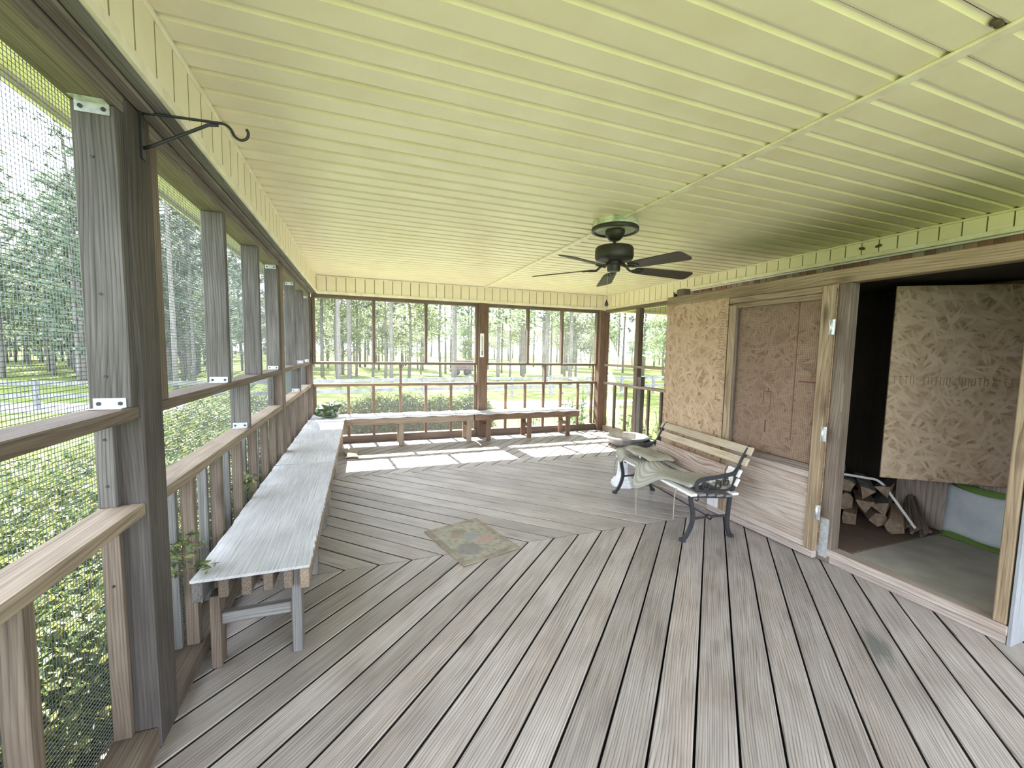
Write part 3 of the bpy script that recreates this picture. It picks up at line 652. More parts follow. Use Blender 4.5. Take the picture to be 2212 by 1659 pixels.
# ------------------------------------------------------------------ screen door folded back
DX0, DX1 = XC-0.046, XC-0.010
dr = root('screen_door', 'pine framed wire mesh door folded flat against the closet front', 'door', (XC-0.03, 1.85, 0))
DY0, DY1, DZ0, DZ1 = 1.852, 2.662, 0.008, 1.872
st = box('stile', (DX0, DY0, DZ0+0.05), (DX1, DY0+0.068, DZ1), PINE, dr, 0.003)
box('stile', (DX0, DY1-0.062, DZ0+0.05), (DX1, DY1, DZ1-0.06), PINE, dr, 0.003)
box('top_rail', (DX0, DY0+0.069, DZ1-0.045), (DX1, DY1, DZ1), PINE, dr, 0.003)
box('top_trim', (DX0+0.012, DY0+0.069, DZ1-0.085), (DX1, DY1-0.063, DZ1-0.046), PINE, dr, 0.003)
box('mid_rail', (DX0+0.004, DY0+0.069, 0.602), (DX1, DY1-0.063, 0.648), BROWN, dr, 0.003)
box('mid_trim', (DX0+0.010, DY0+0.069, 0.556), (DX1, DY1-0.063, 0.600), SILLW, dr, 0.003)
kp = box('kick_panel', (DX0+0.018, DY0+0.069, 0.100), (DX0+0.028, DY1-0.063, 0.555), PLYPINK, dr, 0.001); kp['label'] = 'stained plywood kick panel'
box('bottom_trim', (DX0+0.008, DY0+0.069, 0.058), (DX1, DY1-0.063, 0.100), SILLW, dr, 0.003)
box('bottom_rail', (DX0-0.003, DY0-0.002, DZ0), (DX1, DY1+0.12, DZ0+0.049), SILLW, dr, 0.004)
box('end_cleat', (DX0-0.003, DY1+0.004, DZ0+0.05), (DX1, DY1+0.118, 0.20), WHITEW, dr, 0.003)
box('inner_bead', (DX0+0.010, DY1-0.075, 0.65), (DX1, DY1-0.0625, DZ1-0.09), BROWN, dr, 0.002)
wires('door_wire_mesh', (DX0+0.022, DY0+0.060, 0.64), (0, 1, 0), (0, 0, 1), DY1-DY0-0.12, 1.17, SP, 0.0011, RUSTWIRE, dr)
for z in (1.545, 0.83, 0.29):
    hg = box('hinge', (DX0-0.003, DY0-0.028, z), (DX0+0.001, DY0+0.006, z+0.10), GALV, dr, 0.001); hg['label'] = 'bright galvanised butt hinge'
    tube('hinge_pin', [(DX0-0.005, DY0-0.006, z), (DX0-0.005, DY0-0.006, z+0.10)], 0.006, GALV, hg, 8)

# ------------------------------------------------------------------ plank benches
def edge_top(x0, x1, y0, y1, z, t, wav, seed, along='y'):
    """weathered plywood top with a curled, ragged back edge"""
    rnd = random.Random(seed); nu, nv = 48, 10; V = []
    ph = [rnd.uniform(0, 6.28) for _ in range(6)]
    for lay in (0, 1):
        for i in range(nu+1):
            for j in range(nv+1):
                u, v = i/nu, j/nv          # u along length, v from back (0) to front (1)
                back = max(0, 1-v*2.2)**2; front = max(0, (v-0.85)/0.15)
                w = math.sin(u*23+ph[0])*0.5+math.sin(u*51+ph[1])*0.35+math.sin(u*87+ph[2])*0.25
                zz = z + wav*(0.35*back*(0.6+w) + 0.12*math.sin(u*9+ph[3])*0.5) + 0.25*wav*front*math.sin(u*35+ph[4])*front
                off = (0.010*w if j == 0 else 0)-(0.004*math.sin(u*140+ph[5]) if j == nv else 0)
                a = v+off/(abs(x1-x0))
                zz -= t if lay == 0 else 0
                if along == 'y': V.append((x0+(x1-x0)*a, y0+(y1-y0)*u, zz))
                else: V.append((x0+(x1-x0)*u, y0+(y1-y0)*a, zz))
    N = (nu+1)*(nv+1); Fc = []
    idx = lambda l, i, j: l*N+i*(nv+1)+j
    for i in range(nu):
        for j in range(nv):
            Fc.append((idx(1, i, j), idx(1, i+1, j), idx(1, i+1, j+1), idx(1, i, j+1))); Fc.append((idx(0, i, j), idx(0, i, j+1), idx(0, i+1, j+1), idx(0, i+1, j)))
        for j in (0, nv): Fc.append((idx(0, i, j), idx(0, i+1, j), idx(1, i+1, j), idx(1, i, j)))
    for j in range(nv):
        for i in (0, nu): Fc.append((idx(0, i, j), idx(0, i, j+1), idx(1, i, j+1), idx(1, i, j)))
    c = Vector(((x0+x1)/2, (y0+y1)/2, z))
    m = mesh('top', [Vector(p)-c for p in V], Fc)
    bm = bmesh.new(); bm.from_mesh(m); bmesh.ops.recalc_face_normals(bm, faces=bm.faces); bm.to_mesh(m); bm.free()
    return m, c
def bench_y(name, y0, y1, label, legs, seed, zt=0.43):
    t = root(name, label, 'bench', (-0.455, (y0+y1)/2, 0))
    m, c = edge_top(-0.672, -0.228, y0, y1, zt, 0.012, 0.022, seed)
    # grain along the width (local X already runs across), keep object axes
    for v in m.vertices: v.co = Vector((v.co.y, -v.co.x, v.co.z))
    new('plywood_top', m, PLYGREY, t, Matrix.Translation(c) @ Matrix.Rotation(PI/2, 4, 'Z'))
    for i, x in enumerate((-0.655, -0.565, -0.478, -0.398, -0.318)):
        box('joist', (x-0.019, y0+0.015+0.008*(i % 2), zt-0.102), (x+0.019, y1-0.02, zt-0.013), BROWN if i else DARKW, t, 0.004)
    box('front_rail', (-0.270, y0+0.002, zt-0.105), (-0.232, y1-0.003, zt-0.013), RAILW, t, 0.004)
    for yl in legs:
        box('leg', (-0.312, yl-0.02, 0.0), (-0.2705, yl+0.062, zt-0.014), GREYW if seed == 1 else RAILW, t, 0.004)
        box('leg', (-0.625, yl-0.02, 0.0), (-0.5665-0.02, yl+0.062, zt-0.103), BROWN, t, 0.004)
        box('stretcher', (-0.586, yl+0.0, 0.185), (-0.313, yl+0.036, 0.235), GREYW, t, 0.003)
    return t
bench_y('plank_bench', 1.965, 3.755, 'low plank bench with grey plywood top nearest the camera along the left wall', (2.03, 2.72, 3.40, 3.66), 1)
bench_y('plank_bench', 3.765, 6.03, 'low grey-topped plank bench reaching from mid left wall to the far corner', (3.84, 4.75, 5.80), 2)
def bench_x(name, x0, x1, label, legs, mat, seed, y0=6.02, y1=6.425, zt=0.43):
    t = root(name, label, 'bench', ((x0+x1)/2, (y0+y1)/2, 0))
    m, c = edge_top(x0, x1, y1, y0, zt, 0.012, 0.02, seed, 'x')
    new('plywood_top', m, PLYGREY, t, Matrix.Translation(c))
    box('front_rail', (x0+0.002, y0+0.004, zt-0.102), (x1-0.002, y0+0.042, zt-0.014), mat, t, 0.004)
    box('back_rail', (x0+0.01, y1-0.045, zt-0.102), (x1-0.01, y1-0.008, zt-0.014), mat, t, 0.004)
    for xl in legs:
        box('leg', (xl-0.036, y0+0.0425, 0), (xl+0.036, y0+0.082, zt-0.014), mat, t, 0.004)
        box('leg', (xl-0.036, y1-0.086, 0), (xl+0.036, y1-0.0455, zt-0.014), mat, t, 0.004)
        box('stretcher', (xl-0.016, y0+0.083, 0.18), (xl+0.016, y1-0.087, 0.23), mat, t, 0.003)
    return t
bench_x('plank_bench', -0.225, 1.60, 'weathered brown plank bench on the left half of the far screen wall', (0.53, 1.54), RAILW, 3)
bench_x('plank_bench', 1.612, 3.43, 'red-brown plank bench on the right half of the far screen wall', (1.85, 2.54, 3.24), REDW, 4)
bt = root('plank_bench', 'small corner plywood seat under the frog planter', 'bench', (-0.45, 6.24, 0))
m, c = edge_top(-0.66, -0.228, 6.035, 6.43, 0.43, 0.012, 0.03, 9)
new('plywood_top', m, PLYGREY, bt, Matrix.Translation(c))
box('front_rail', (-0.27, 6.04, 0.328), (-0.232, 6.42, 0.416), RAILW, bt); box('leg', (-0.32, 6.33, 0), (-0.271, 6.41, 0.416), RAILW, bt); box('leg', (-0.64, 6.33, 0), (-0.59, 6.41, 0.416), RAILW, bt)
box('leg', (-0.32, 6.06, 0), (-0.271, 6.13, 0.416), RAILW, bt); box('leg', (-0.64, 6.06, 0), (-0.59, 6.13, 0.416), RAILW, bt)

# ------------------------------------------------------------------ ceiling fan
FX, FY = 1.86, 2.81
fan = root('ceiling_fan', 'dark bronze five-blade ceiling fan with pull chain', 'ceiling fan', (FX, FY, ZC))
md = lathe('medallion', [(0.168, ZC-0.0005), (0.170, ZC-0.02), (0.176, ZC-0.026), (0.176, ZC-0.058), (0.150, ZC-0.064), (0.12, ZC-0.060), (0.07, ZC-0.060)], MEDAL, fan, (FX, FY, 0), 40)
md['label'] = 'mildewed white ceiling medallion'
lathe('rim_ring', [(0.178, ZC-0.046), (0.180, ZC-0.050), (0.180, ZC-0.070), (0.177, ZC-0.074), (0.158, ZC-0.074), (0.155, ZC-0.070), (0.155, ZC-0.056)], FANM, md, (FX, FY, 0), 40, True, False)
lathe('canopy', [(0.072, ZC-0.0605), (0.075, ZC-0.064), (0.075, ZC-0.085), (0.068, ZC-0.105), (0.044, ZC-0.135), (0.030, ZC-0.142), (0.0, ZC-0.142)], FANM, fan, (FX, FY, 0))
lathe('downrod', [(0.013, 2.225), (0.013, 2.275), (0.018, 2.28)], FANM, fan, (FX, FY, 0), 16)
lathe('motor_housing', [(0.0, 2.238), (0.022, 2.238), (0.028, 2.228), (0.10, 2.226), (0.138, 2.218), (0.146, 2.205), (0.148, 2.15), (0.145, 2.135), (0.138, 2.122), (0.10, 2.105), (0.0, 2.10)], FANM, fan, (FX, FY, 0), 40)
lathe('switch_housing', [(0.060, 2.103), (0.062, 2.085), (0.052, 2.078), (0.050, 2.045), (0.044, 2.034), (0.0, 2.032)], FANM, fan, (FX, FY, 0), 28)
def blade_mesh():
    out = []
    L0, L1 = 0.175, 0.668; n = 22
    pts = []
    for i in range(n+1):
        t = [0, .04, .1, .2, .3, .4, .5, .6, .7, .78, .85, .89, .91, .93, .945, .96, .972, .982, .99, .994, .997, .999, 1.0][i]; x = L0+(L1-L0)*t; hw = 0.054+0.018*t
        if t > 0.9: hw *= math.sqrt(max(0.0, 1-((t-0.9)/0.1)**3))*0.62+0.38
        if t < 0.1: hw *= 0.75+2.5*t
        pts.append((x, hw))
    V = []
    for z in (0.003, -0.003):
        for x, h in pts: V += [(x, h, z), (x, -h, z)]
    N = 2*(n+1); Fc = []
    for i in range(n):
        a = 2*i; Fc.append((a, a+1, a+3, a+2)); Fc.append((N+a, N+a+2, N+a+3, N+a+1)); Fc.append((a, a+2, N+a+2, N+a)); Fc.append((a+1, N+a+1, N+a+3, a+3))
    Fc.append((0, N, N+1, 1)); Fc.append((2*n, 2*n+1, N+2*n+1, N+2*n)); return mesh('blade', V, Fc)
bmsh = blade_mesh()
for k in range(5):
    a = math.radians(64+72*k); M = Matrix.Translation((FX, FY, 2.062)) @ Matrix.Rotation(a, 4, 'Z') @ Matrix.Rotation(math.radians(2.3), 4, 'Y') @ Matrix.Rotation(math.radians(-13), 4, 'X')
    bl = new('blade', bmsh, BLADE, fan, M)
    Rz = Matrix.Translation((FX, FY, 0)) @ Matrix.Rotation(a, 4, 'Z')
    br = tube('blade_iron', [Rz @ Vector(p) for p in bez([(0.055, 0, 2.092), (0.10, 0.0, 2.078), (0.135, 0.0, 2.050), (0.165, 0.0, 2.048), (0.20, 0, 2.049)], 4)], 0.009, FANM, fan, 8)
    tube('blade_iron', [Rz @ Vector(p) for p in bez([(0.15, 0, 2.049), (0.175, 0.032, 2.046), (0.215, 0.034, 2.043), (0.245, 0.0, 2.047), (0.215, -0.03, 2.054), (0.175, -0.03, 2.053), (0.15, 0, 2.049)], 4)], 0.006, FANM, fan, 6)
PX, PY = 1.817, 2.826
pc = tube('pull_chain', [(PX, PY, 2.045), (PX, PY, 1.81)], 0.0013, TARP, fan, 5)
lathe('pull_knob', [(0.0, 1.818), (0.004, 1.812), (0.012, 1.79), (0.0155, 1.778), (0.012, 1.767), (0.0, 1.762)], FANM, pc, (PX, PY, 0), 14)

# ------------------------------------------------------------------ hook bracket on the post
hk = root('plant_hook', 'black iron plant hanger arm screwed to the left post', 'hook', (XL+0.012, 1.735, 2.03))
HX, HY = XL+0.0125, 1.735
box('back_plate', (HX, HY-0.012, 2.005), (HX+0.006, HY+0.012, 2.175), BLACK, hk, 0.001)
tube('arm', bez([(HX+0.005, HY, 2.150), (HX+0.10, HY, 2.156), (HX+0.20, HY, 2.160), (HX+0.232, HY, 2.160), (HX+0.250, HY, 2.148), (HX+0.262, HY, 2.125), (HX+0.280, HY, 2.116), (HX+0.298, HY, 2.125), (HX+0.303, HY, 2.143), (HX+0.298, HY, 2.155)], 5), 0.0048, BLACK, hk, 8)
tube('brace', [(HX+0.005, HY, 2.040), (HX+0.03, HY, 2.052), (HX+0.185, HY, 2.148), (HX+0.215, HY, 2.153)], 0.0055, BLACK, hk, 8)

# ------------------------------------------------------------------ thermometer
TY = YF-0.0705
th = root('thermometer', 'white tube thermometer on the middle post of the far wall', 'thermometer', (1.815, TY, 1.29))
pl_ = box('back_plate', (1.782, TY-0.010, 1.292), (1.846, TY, 1.672), THERM, th, 0.008)
tube('glass_tube', [(1.814, TY-0.013, 1.35), (1.814, TY-0.013, 1.62)], 0.004, CERAM, th, 8)
tube('bulb', [(1.814, TY-0.012, 1.325), (1.814, TY-0.012, 1.385)], 0.0075, SCREW, th, 8)
marks('scale_mark', [(1.790 if k % 2 else 1.795, 1.806, 1.38+0.018*k, 1.384+0.018*k) for k in range(14)]+[(1.822, 1.834, 1.38+0.018*k, 1.384+0.018*k) for k in range(14)], lambda p, q, d: (p, TY-0.0102-d, q), DKMARK, pl_)

# ------------------------------------------------------------------ door mat
cx, cy = 0.744, 2.861
ang = math.atan2(2.632-2.495, 1.054-0.603)
bm = bmesh.new(); bmesh.ops.create_grid(bm, x_segments=18, y_segments=22, size=0.5)
for v in bm.verts: v.co = Vector((v.co.x*0.462, v.co.y*0.615, 0.006+0.0015*math.sin(v.co.x*9+v.co.y*14)))
r_ = bmesh.ops.extrude_face_region(bm, geom=bm.faces[:])
for e in r_['geom']:
    if isinstance(e, bmesh.types.BMVert): e.co.z -= 0.0055
bmesh.ops.recalc_face_normals(bm, faces=bm.faces)
m = bpy.data.meshes.new('door_mat'); bm.to_mesh(m); bm.free()
tag(new('door_mat', m, RUG, None, Matrix.Translation((cx, cy, 0.001)) @ Matrix.Rotation(ang-0.02, 4, 'Z')), 'faded floral door mat lying on the deck planks', 'mat')

# ------------------------------------------------------------------ cast iron park bench
OB = (2.244, 2.35, 0); AB = math.atan2(1.06, 0.126)     # local x along length (near to far); local -y is the back
pb = root('park_bench', 'cast iron park bench with wooden slats beside the folded screen door', 'bench', OB, AB)
def PB(x, y, z): return (x, -y, z)
FLAT = [(-0.013, -0.008), (0.013, -0.008), (0.013, 0.008), (-0.013, 0.008)]
def ironbar(name, par, x, pts, sc=None, w=1.0, prof=None):
    return tube(name, bez([PB(x, a, b_) for a, b_ in pts], 5), 0, BLACK, par, prof=prof or [(p*w, q*w) for p, q in FLAT], scales=sc, world=False, fr=pb, up=WM[pb].to_3x3() @ Vector((1, 0, 0)), sm=False)
for ex in (0.0, 1.07):
    ef = ironbar('end_frame', pb, ex, [(0.045, 0.348), (0.20, 0.336), (0.395, 0.318)]); ef['label'] = 'black cast iron end frame'
    ironbar('front_leg', ef, ex, [(-0.010, 0.006), (0.022, 0.030), (0.062, 0.10), (0.080, 0.19), (0.062, 0.28), (0.050, 0.350)], None, 1.15)
    ironbar('rear_leg', ef, ex, [(0.430, 0.006), (0.405, 0.035), (0.385, 0.11), (0.388, 0.22), (0.396, 0.325)], None, 1.15)
    for fy in (-0.002, 0.420): tube('foot', [PB(ex-0.020, fy, 0.010), PB(ex+0.020, fy, 0.010)], 0.0, BLACK, ef, prof=[(-0.02, -0.0095), (0.02, -0.0095), (0.014, 0.014), (-0.014, 0.014)], world=False, fr=pb, sm=False)
    ironbar('cross_bar', ef, ex, [(0.085, 0.168), (0.22, 0.173), (0.382, 0.172)], None, 0.6)
    tube('boss', [PB(ex-0.016, 0.22, 0.173), PB(ex+0.016, 0.22, 0.173)], 0.018, BLACK, ef, 12, world=False, fr=pb)
    ironbar('back_upright', ef, ex, [(0.395, 0.318), (0.425, 0.40), (0.452, 0.52), (0.495, 0.615), (0.552, 0.705)])
    ironbar('arm', ef, ex, [(0.455, 0.535), (0.42, 0.500), (0.36, 0.488), (0.25, 0.474), (0.16, 0.468), (0.108, 0.448), (0.094, 0.410), (0.115, 0.376), (0.165, 0.366)])
    sc = [(0.36, 0.385)]
    for (yc, zc, r0, sgn) in ((0.185, 0.418, 0.040, 1), (0.285, 0.415, 0.036, -1), (0.36, 0.435, 0.032, 1)):
        sp_ = [(yc+sgn*(r0*(1-0.75*q/14))*math.cos(q*0.62+1.2), zc+(r0*(1-0.75*q/14))*math.sin(q*0.62+1.2)) for q in range(15)]
        ironbar('scroll', ef, ex, sp_, None, 0.45)
    ironbar('scroll', ef, ex, [(0.115, 0.384), (0.20, 0.376), (0.28, 0.372), (0.37, 0.372), (0.43, 0.40)], None, 0.6)
    ironbar('scroll', ef, ex, [(0.065, 0.33), (0.10, 0.335), (0.12, 0.32), (0.105, 0.305), (0.09, 0.315)], None, 0.4)
for i, (a, b_) in enumerate(((0.046, 0.365), (0.122, 0.362), (0.198, 0.356), (0.274, 0.348), (0.350, 0.341), (0.408, 0.352))):
    beam('seat_slat', PB(-0.045, a, b_), PB(1.115, a, b_), 0.056, 0.018, WHITEW if i in (0, 5) else GREYW, pb, world=False)
def slat(a, b_, w, mat, x0=-0.05, x1=1.12, t=0.018, nm='back_slat', lean=(0.47, 0.88)):
    return beam(nm, PB(x0, a, b_), PB(x1, a, b_), w, t, mat, pb, up=(0, lean[1], lean[0]), world=False)
slat(0.528, 0.672, 0.064, SLATW); slat(0.492, 0.590, 0.064, SLATW)
slat(0.452, 0.500, 0.062, WHITEW, -0.03, 0.10); slat(0.436, 0.432, 0.062, WHITEW, -0.03, 0.10)
pk = slat(0.424, 0.455, 0.155, OAKW, 0.105, 1.05, 0.014, 'back_panel', (0.12, 0.99)); pk['label'] = 'brown grained plank filling the lower back'
tube('tie_rod', [PB(0.0, 0.22, 0.173), PB(1.07, 0.22, 0.173)], 0.006, BLACK, pb, 8, world=False)

# striped seat cushion, rumpled
def cushion(name, fn, nu, nv, thick, mat, M, label, cat):
    V = []; uvs = []
    for i in range(nu+1):
        for j in range(nv+1): V.append(fn(i/nu, j/nv)); uvs.append((i/nu, j/nv))
    Fc = [(i*(nv+1)+j, (i+1)*(nv+1)+j, (i+1)*(nv+1)+j+1, i*(nv+1)+j+1) for i in range(nu) for j in range(nv)]
    m = mesh(name, V, Fc); ul = m.uv_layers.new(name='UVMap')
    for lp in m.loops: ul.data[lp.index].uv = uvs[lp.vertex_index]
    smooth(m); o = new(name, m, mat, None, M); tag(o, label, cat)
    s = o.modifiers.new('thickness', 'SOLIDIFY'); s.thickness = thick; s.offset = 1.0
    sb = o.modifiers.new('soft', 'SUBSURF'); sb.levels = 1; sb.render_levels = 1
    return o
def sstep(a, b_, t):
    t = max(0, min(1, (t-a)/(b_-a))); return t*t*(3-2*t)
def cfn(u, v):
    x = 0.015+0.93*u
    yb = 0.345-0.11*sstep(0.25, 0.55, u)+0.09*sstep(0.60, 0.95, u)                        # back edge
    yf = 0.045-0.20*math.exp(-((u-0.52)/0.15)**2)-0.035*sstep(0.62, 0.85, u)               # front edge
    y = yb+(yf-yb)*v
    z = 0.381+0.004*math.sin(x*11)
    z += 0.060*math.exp(-((u-0.0)/0.13)**2)*(0.25+0.75*(1-v))                              # rides up by the near arm
    z += 0.040*math.exp(-((u-0.60)/0.12)**2)*sstep(0, .3, v)*(1-sstep(.5, .95, v))+0.016*math.exp(-((u-0.30)/0.08)**2)*(1-v)
    over = max(0, 0.020-y)
    if over > 0: z -= over*0.80; y = 0.020-over*0.85
    return PB(x, y, z)
cush = cushion('seat_cushion', cfn, 40, 14, 0.026, STRIPE, WM[pb], 'rumpled grey striped seat cushion sagging off the park bench', 'cushion')
def tie(pts, par):
    tube('tie_string', [WM[pb] @ Vector(PB(*p)) for p in bez(pts, 4)], 0.004, GREYCL, par, 5, scales=None)
tie([(0.50, -0.092, 0.285), (0.50, -0.100, 0.22), (0.505, -0.098, 0.12), (0.495, -0.10, 0.006)], cush)
tie([(0.51, -0.092, 0.285), (0.515, -0.106, 0.20), (0.51, -0.096, 0.10), (0.52, -0.104, 0.02)], cush)
tie([(0.115, 0.010, 0.372), (0.115, -0.004, 0.30), (0.113, -0.006, 0.20), (0.118, -0.004, 0.12)], cush)
tie([(1.05, 0.02, 0.385), (1.06, -0.012, 0.32), (1.065, -0.016, 0.24), (1.06, -0.014, 0.18)], cush)
tie([(1.055, 0.02, 0.385), (1.07, -0.012, 0.32), (1.075, -0.016, 0.24), (1.08, -0.014, 0.18)], cush)
# folded cushion
def pillow(name, lx, ly, lz, mat, M, label, cat, seed=1):
    bm = bmesh.new(); bmesh.ops.create_cube(bm, size=1.0)
    bmesh.ops.subdivide_edges(bm, edges=bm.edges[:], cuts=9, use_grid_fill=True)
    rnd = random.Random(seed)
    for v in bm.verts:
        x, y, z = v.co*2
        e = max(abs(x), abs(y)); th = (1-0.75*max(0, (e-0.55)/0.45)**2)
        v.co = Vector((x*lx/2*(1-0.04*y*y), y*ly/2*(1-0.05*x*x), z*lz/2*th + 0.006*math.sin(x*5+y*3+seed)+0.004*math.sin(y*8-x*4)))
    m = bpy.data.meshes.new(name); bm.to_mesh(m); bm.free(); smooth(m)
    return tag(new(name, m, mat, None, M), label, cat)
pw = pillow('back_cushion', 0.37, 0.30, 0.052, GREYCL, WM[pb] @ Matrix.Translation(PB(0.80, 0.20, 0.452)) @ Matrix.Rotation(0.12, 4, 'Z') @ Matrix.Rotation(-0.04, 4, 'Y') @ Matrix.Rotation(0.10, 4, 'X'), 'flat grey canvas cushion lying at the far end of the park bench', 'cushion')
box('care_tag', (-0.012, 0, 0), (0.012, 0.002, 0.012), STRAPW, None, 0).name = 'care_tag_tmp'
ct = bpy.data.objects['care_tag_tmp']; ct.name = 'care_tag'; ct.parent = pw; ct.matrix_basis = Matrix.Translation((-0.05, 0.148, -0.014))
# draped cover over the far arm
def dfn(u, v):
    y = -0.03+0.46*v; x = 0.94+0.165*u
    z = 0.405+0.075*sstep(0.1, 0.6, u)-0.02*v+0.012*math.sin(v*11+u*4)
    if u > 0.75: z -= 0.10*(u-0.75)
    if v < 0.12: z -= 0.06*(0.12-v)/0.12
    return PB(x, y, z)
cushion('folded_cover', dfn, 14, 20, 0.014, GREYCL, WM[pb], 'grey canvas cover bunched over the far arm of the park bench', 'cover')

# ------------------------------------------------------------------ birdbath pieces
pd = root('birdbath_pedestal', 'white eight-sided plaster pedestal standing behind the park bench', 'pedestal', (2.60, 3.60, 0))
lathe('base', [(0.128, 0.0), (0.132, 0.02), (0.126, 0.045), (0.108, 0.06), (0.105, 0.075), (0.088, 0.085)], PLASTER, pd, (2.60, 3.60, 0), 8, False)
lathe('column', [(0.086, 0.082), (0.070, 0.12), (0.062, 0.24), (0.066, 0.30), (0.085, 0.33)], PLASTER, pd, (2.60, 3.60, 0), 8, False)
bb = root('birdbath_bowl', 'wide grey stone birdbath bowl on the deck behind the park bench', 'bowl', (3.80, 5.24, 0))
lathe('bowl', [(0.20, 0.0), (0.235, 0.02), (0.275, 0.07), (0.300, 0.105), (0.318, 0.112), (0.318, 0.138), (0.302, 0.139), (0.290, 0.130), (0.268, 0.06), (0.240, 0.03), (0.0, 0.028)], CERAM, bb, (3.80, 5.24, 0), 16, False)
lathe('rim', [(0.326, 0.108), (0.338, 0.116), (0.338, 0.130), (0.328, 0.140), (0.303, 0.141)], BASINRIM, bb, (3.80, 5.24, 0), 16, False, False)

# ------------------------------------------------------------------ frog planter
FO = Vector((-0.43, 6.20, 0.45))
fg = root('frog_planter', 'green glazed ceramic frog on the corner end of the bench', 'frog figurine', (FO.x, FO.y, 0.448))
def blob(name, ell, mat, vox=0.009, par=fg):
    bm = bmesh.new()
    for (c, r, rot) in ell:
        M = Matrix.Translation(c) @ Matrix.Rotation(rot, 4, 'Y') @ Matrix.Diagonal((*r, 1))
        bmesh.ops.create_uvsphere(bm, u_segments=20, v_segments=12, radius=1.0, matrix=M)
    m = bpy.data.meshes.new(name); bm.to_mesh(m); bm.free(); smooth(m)
    o = new(name, m, mat, par, Matrix.Translation(FO))
    rm = o.modifiers.new('merge', 'REMESH'); rm.mode = 'VOXEL'; rm.voxel_size = vox; rm.use_smooth_shade = True
    sm_ = o.modifiers.new('soften', 'SMOOTH'); sm_.iterations = 6; sm_.factor = 0.5
    return o
blob('body', [((-0.06, 0, 0.075), (0.125, 0.10, 0.075), 0.25), ((0.02, 0, 0.085), (0.10, 0.09, 0.07), -0.3), ((0.085, 0, 0.13), (0.085, 0.075, 0.045), -0.18), ((0.075, 0, 0.085), (0.06, 0.07, 0.055), 0),
              ((-0.11, -0.085, 0.065), (0.075, 0.038, 0.062), 0), ((-0.11, 0.085, 0.065), (0.075, 0.038, 0.062), 0), ((0.06, -0.08, 0.035), (0.025, 0.022, 0.045), 0.2), ((0.06, 0.08, 0.035), (0.025, 0.022, 0.045), 0.2),
              ((-0.02, -0.095, 0.012), (0.09, 0.025, 0.013), 0), ((0.09, -0.085, 0.012), (0.045, 0.026, 0.012), 0), ((0.09, 0.085, 0.012), (0.045, 0.026, 0.012), 0), ((-0.02, 0.095, 0.012), (0.09, 0.025, 0.013), 0)], GREENG)
tp = blob('upper_head', [((0.092, 0, 0.158), (0.082, 0.072, 0.022), -0.2), ((0.035, -0.042, 0.165), (0.038, 0.028, 0.032), 0), ((0.035, 0.042, 0.165), (0.038, 0.028, 0.032), 0), ((-0.03, 0, 0.148), (0.08, 0.05, 0.022), 0.3)], GREENL)
for s_ in (-1, 1):
    e = lathe('eye', [(0.0, 0.0), (0.018, 0.002), (0.023, 0.008), (0.018, 0.013), (0.0, 0.016)], EYEW, fg, (0, 0, 0), 18)
    M = Matrix.Translation(FO+Vector((0.038, s_*0.062, 0.170))) @ Matrix.Rotation(s_*-PI/2, 4, 'X')
    e.matrix_basis = WM[fg].inverted() @ M; WM[e] = M
    p = lathe('pupil', [(0.0, 0.0165), (0.011, 0.0150), (0.0115, 0.012), (0.0, 0.011)], EYEB, e, (0, 0, 0), 16)
    p.matrix_basis = Matrix.Identity(4)

# ------------------------------------------------------------------ cloth on the floor by the corner
def tfn(u, v):
    x = -0.215+0.16*u+0.015*math.sin(v*6+u*2); y = 5.50+0.40*v+0.02*math.sin(u*5)
    e = math.sin(PI*min(1, max(0, v)))**0.6*math.sin(PI*min(1, 0.12+u*0.88))
    return (x, y, 0.012+0.045*e*(0.7+0.3*math.sin(v*8+u*3))*(1.1-0.6*u))
cushion('drop_cloth', tfn, 12, 20, 0.005, TARP, Matrix.Identity(4), 'beige cloth crumpled on the deck beside the corner bench', 'cloth')

# ------------------------------------------------------------------ closet contents
p0 = Vector((3.505, 1.812, 0)); p1 = Vector((4.130, 1.366, 0))
hs_ = beam('strand_board_sheet', (p0.x, p0.y, 1.219), (p1.x, p1.y, 1.219), 0.012, 1.355, OSB_B, None, bev=0.001)
hs_.data = hs_.data.copy()
tag(hs_, 'loose strand board sheet standing across the inside of the closet opening', 'board')
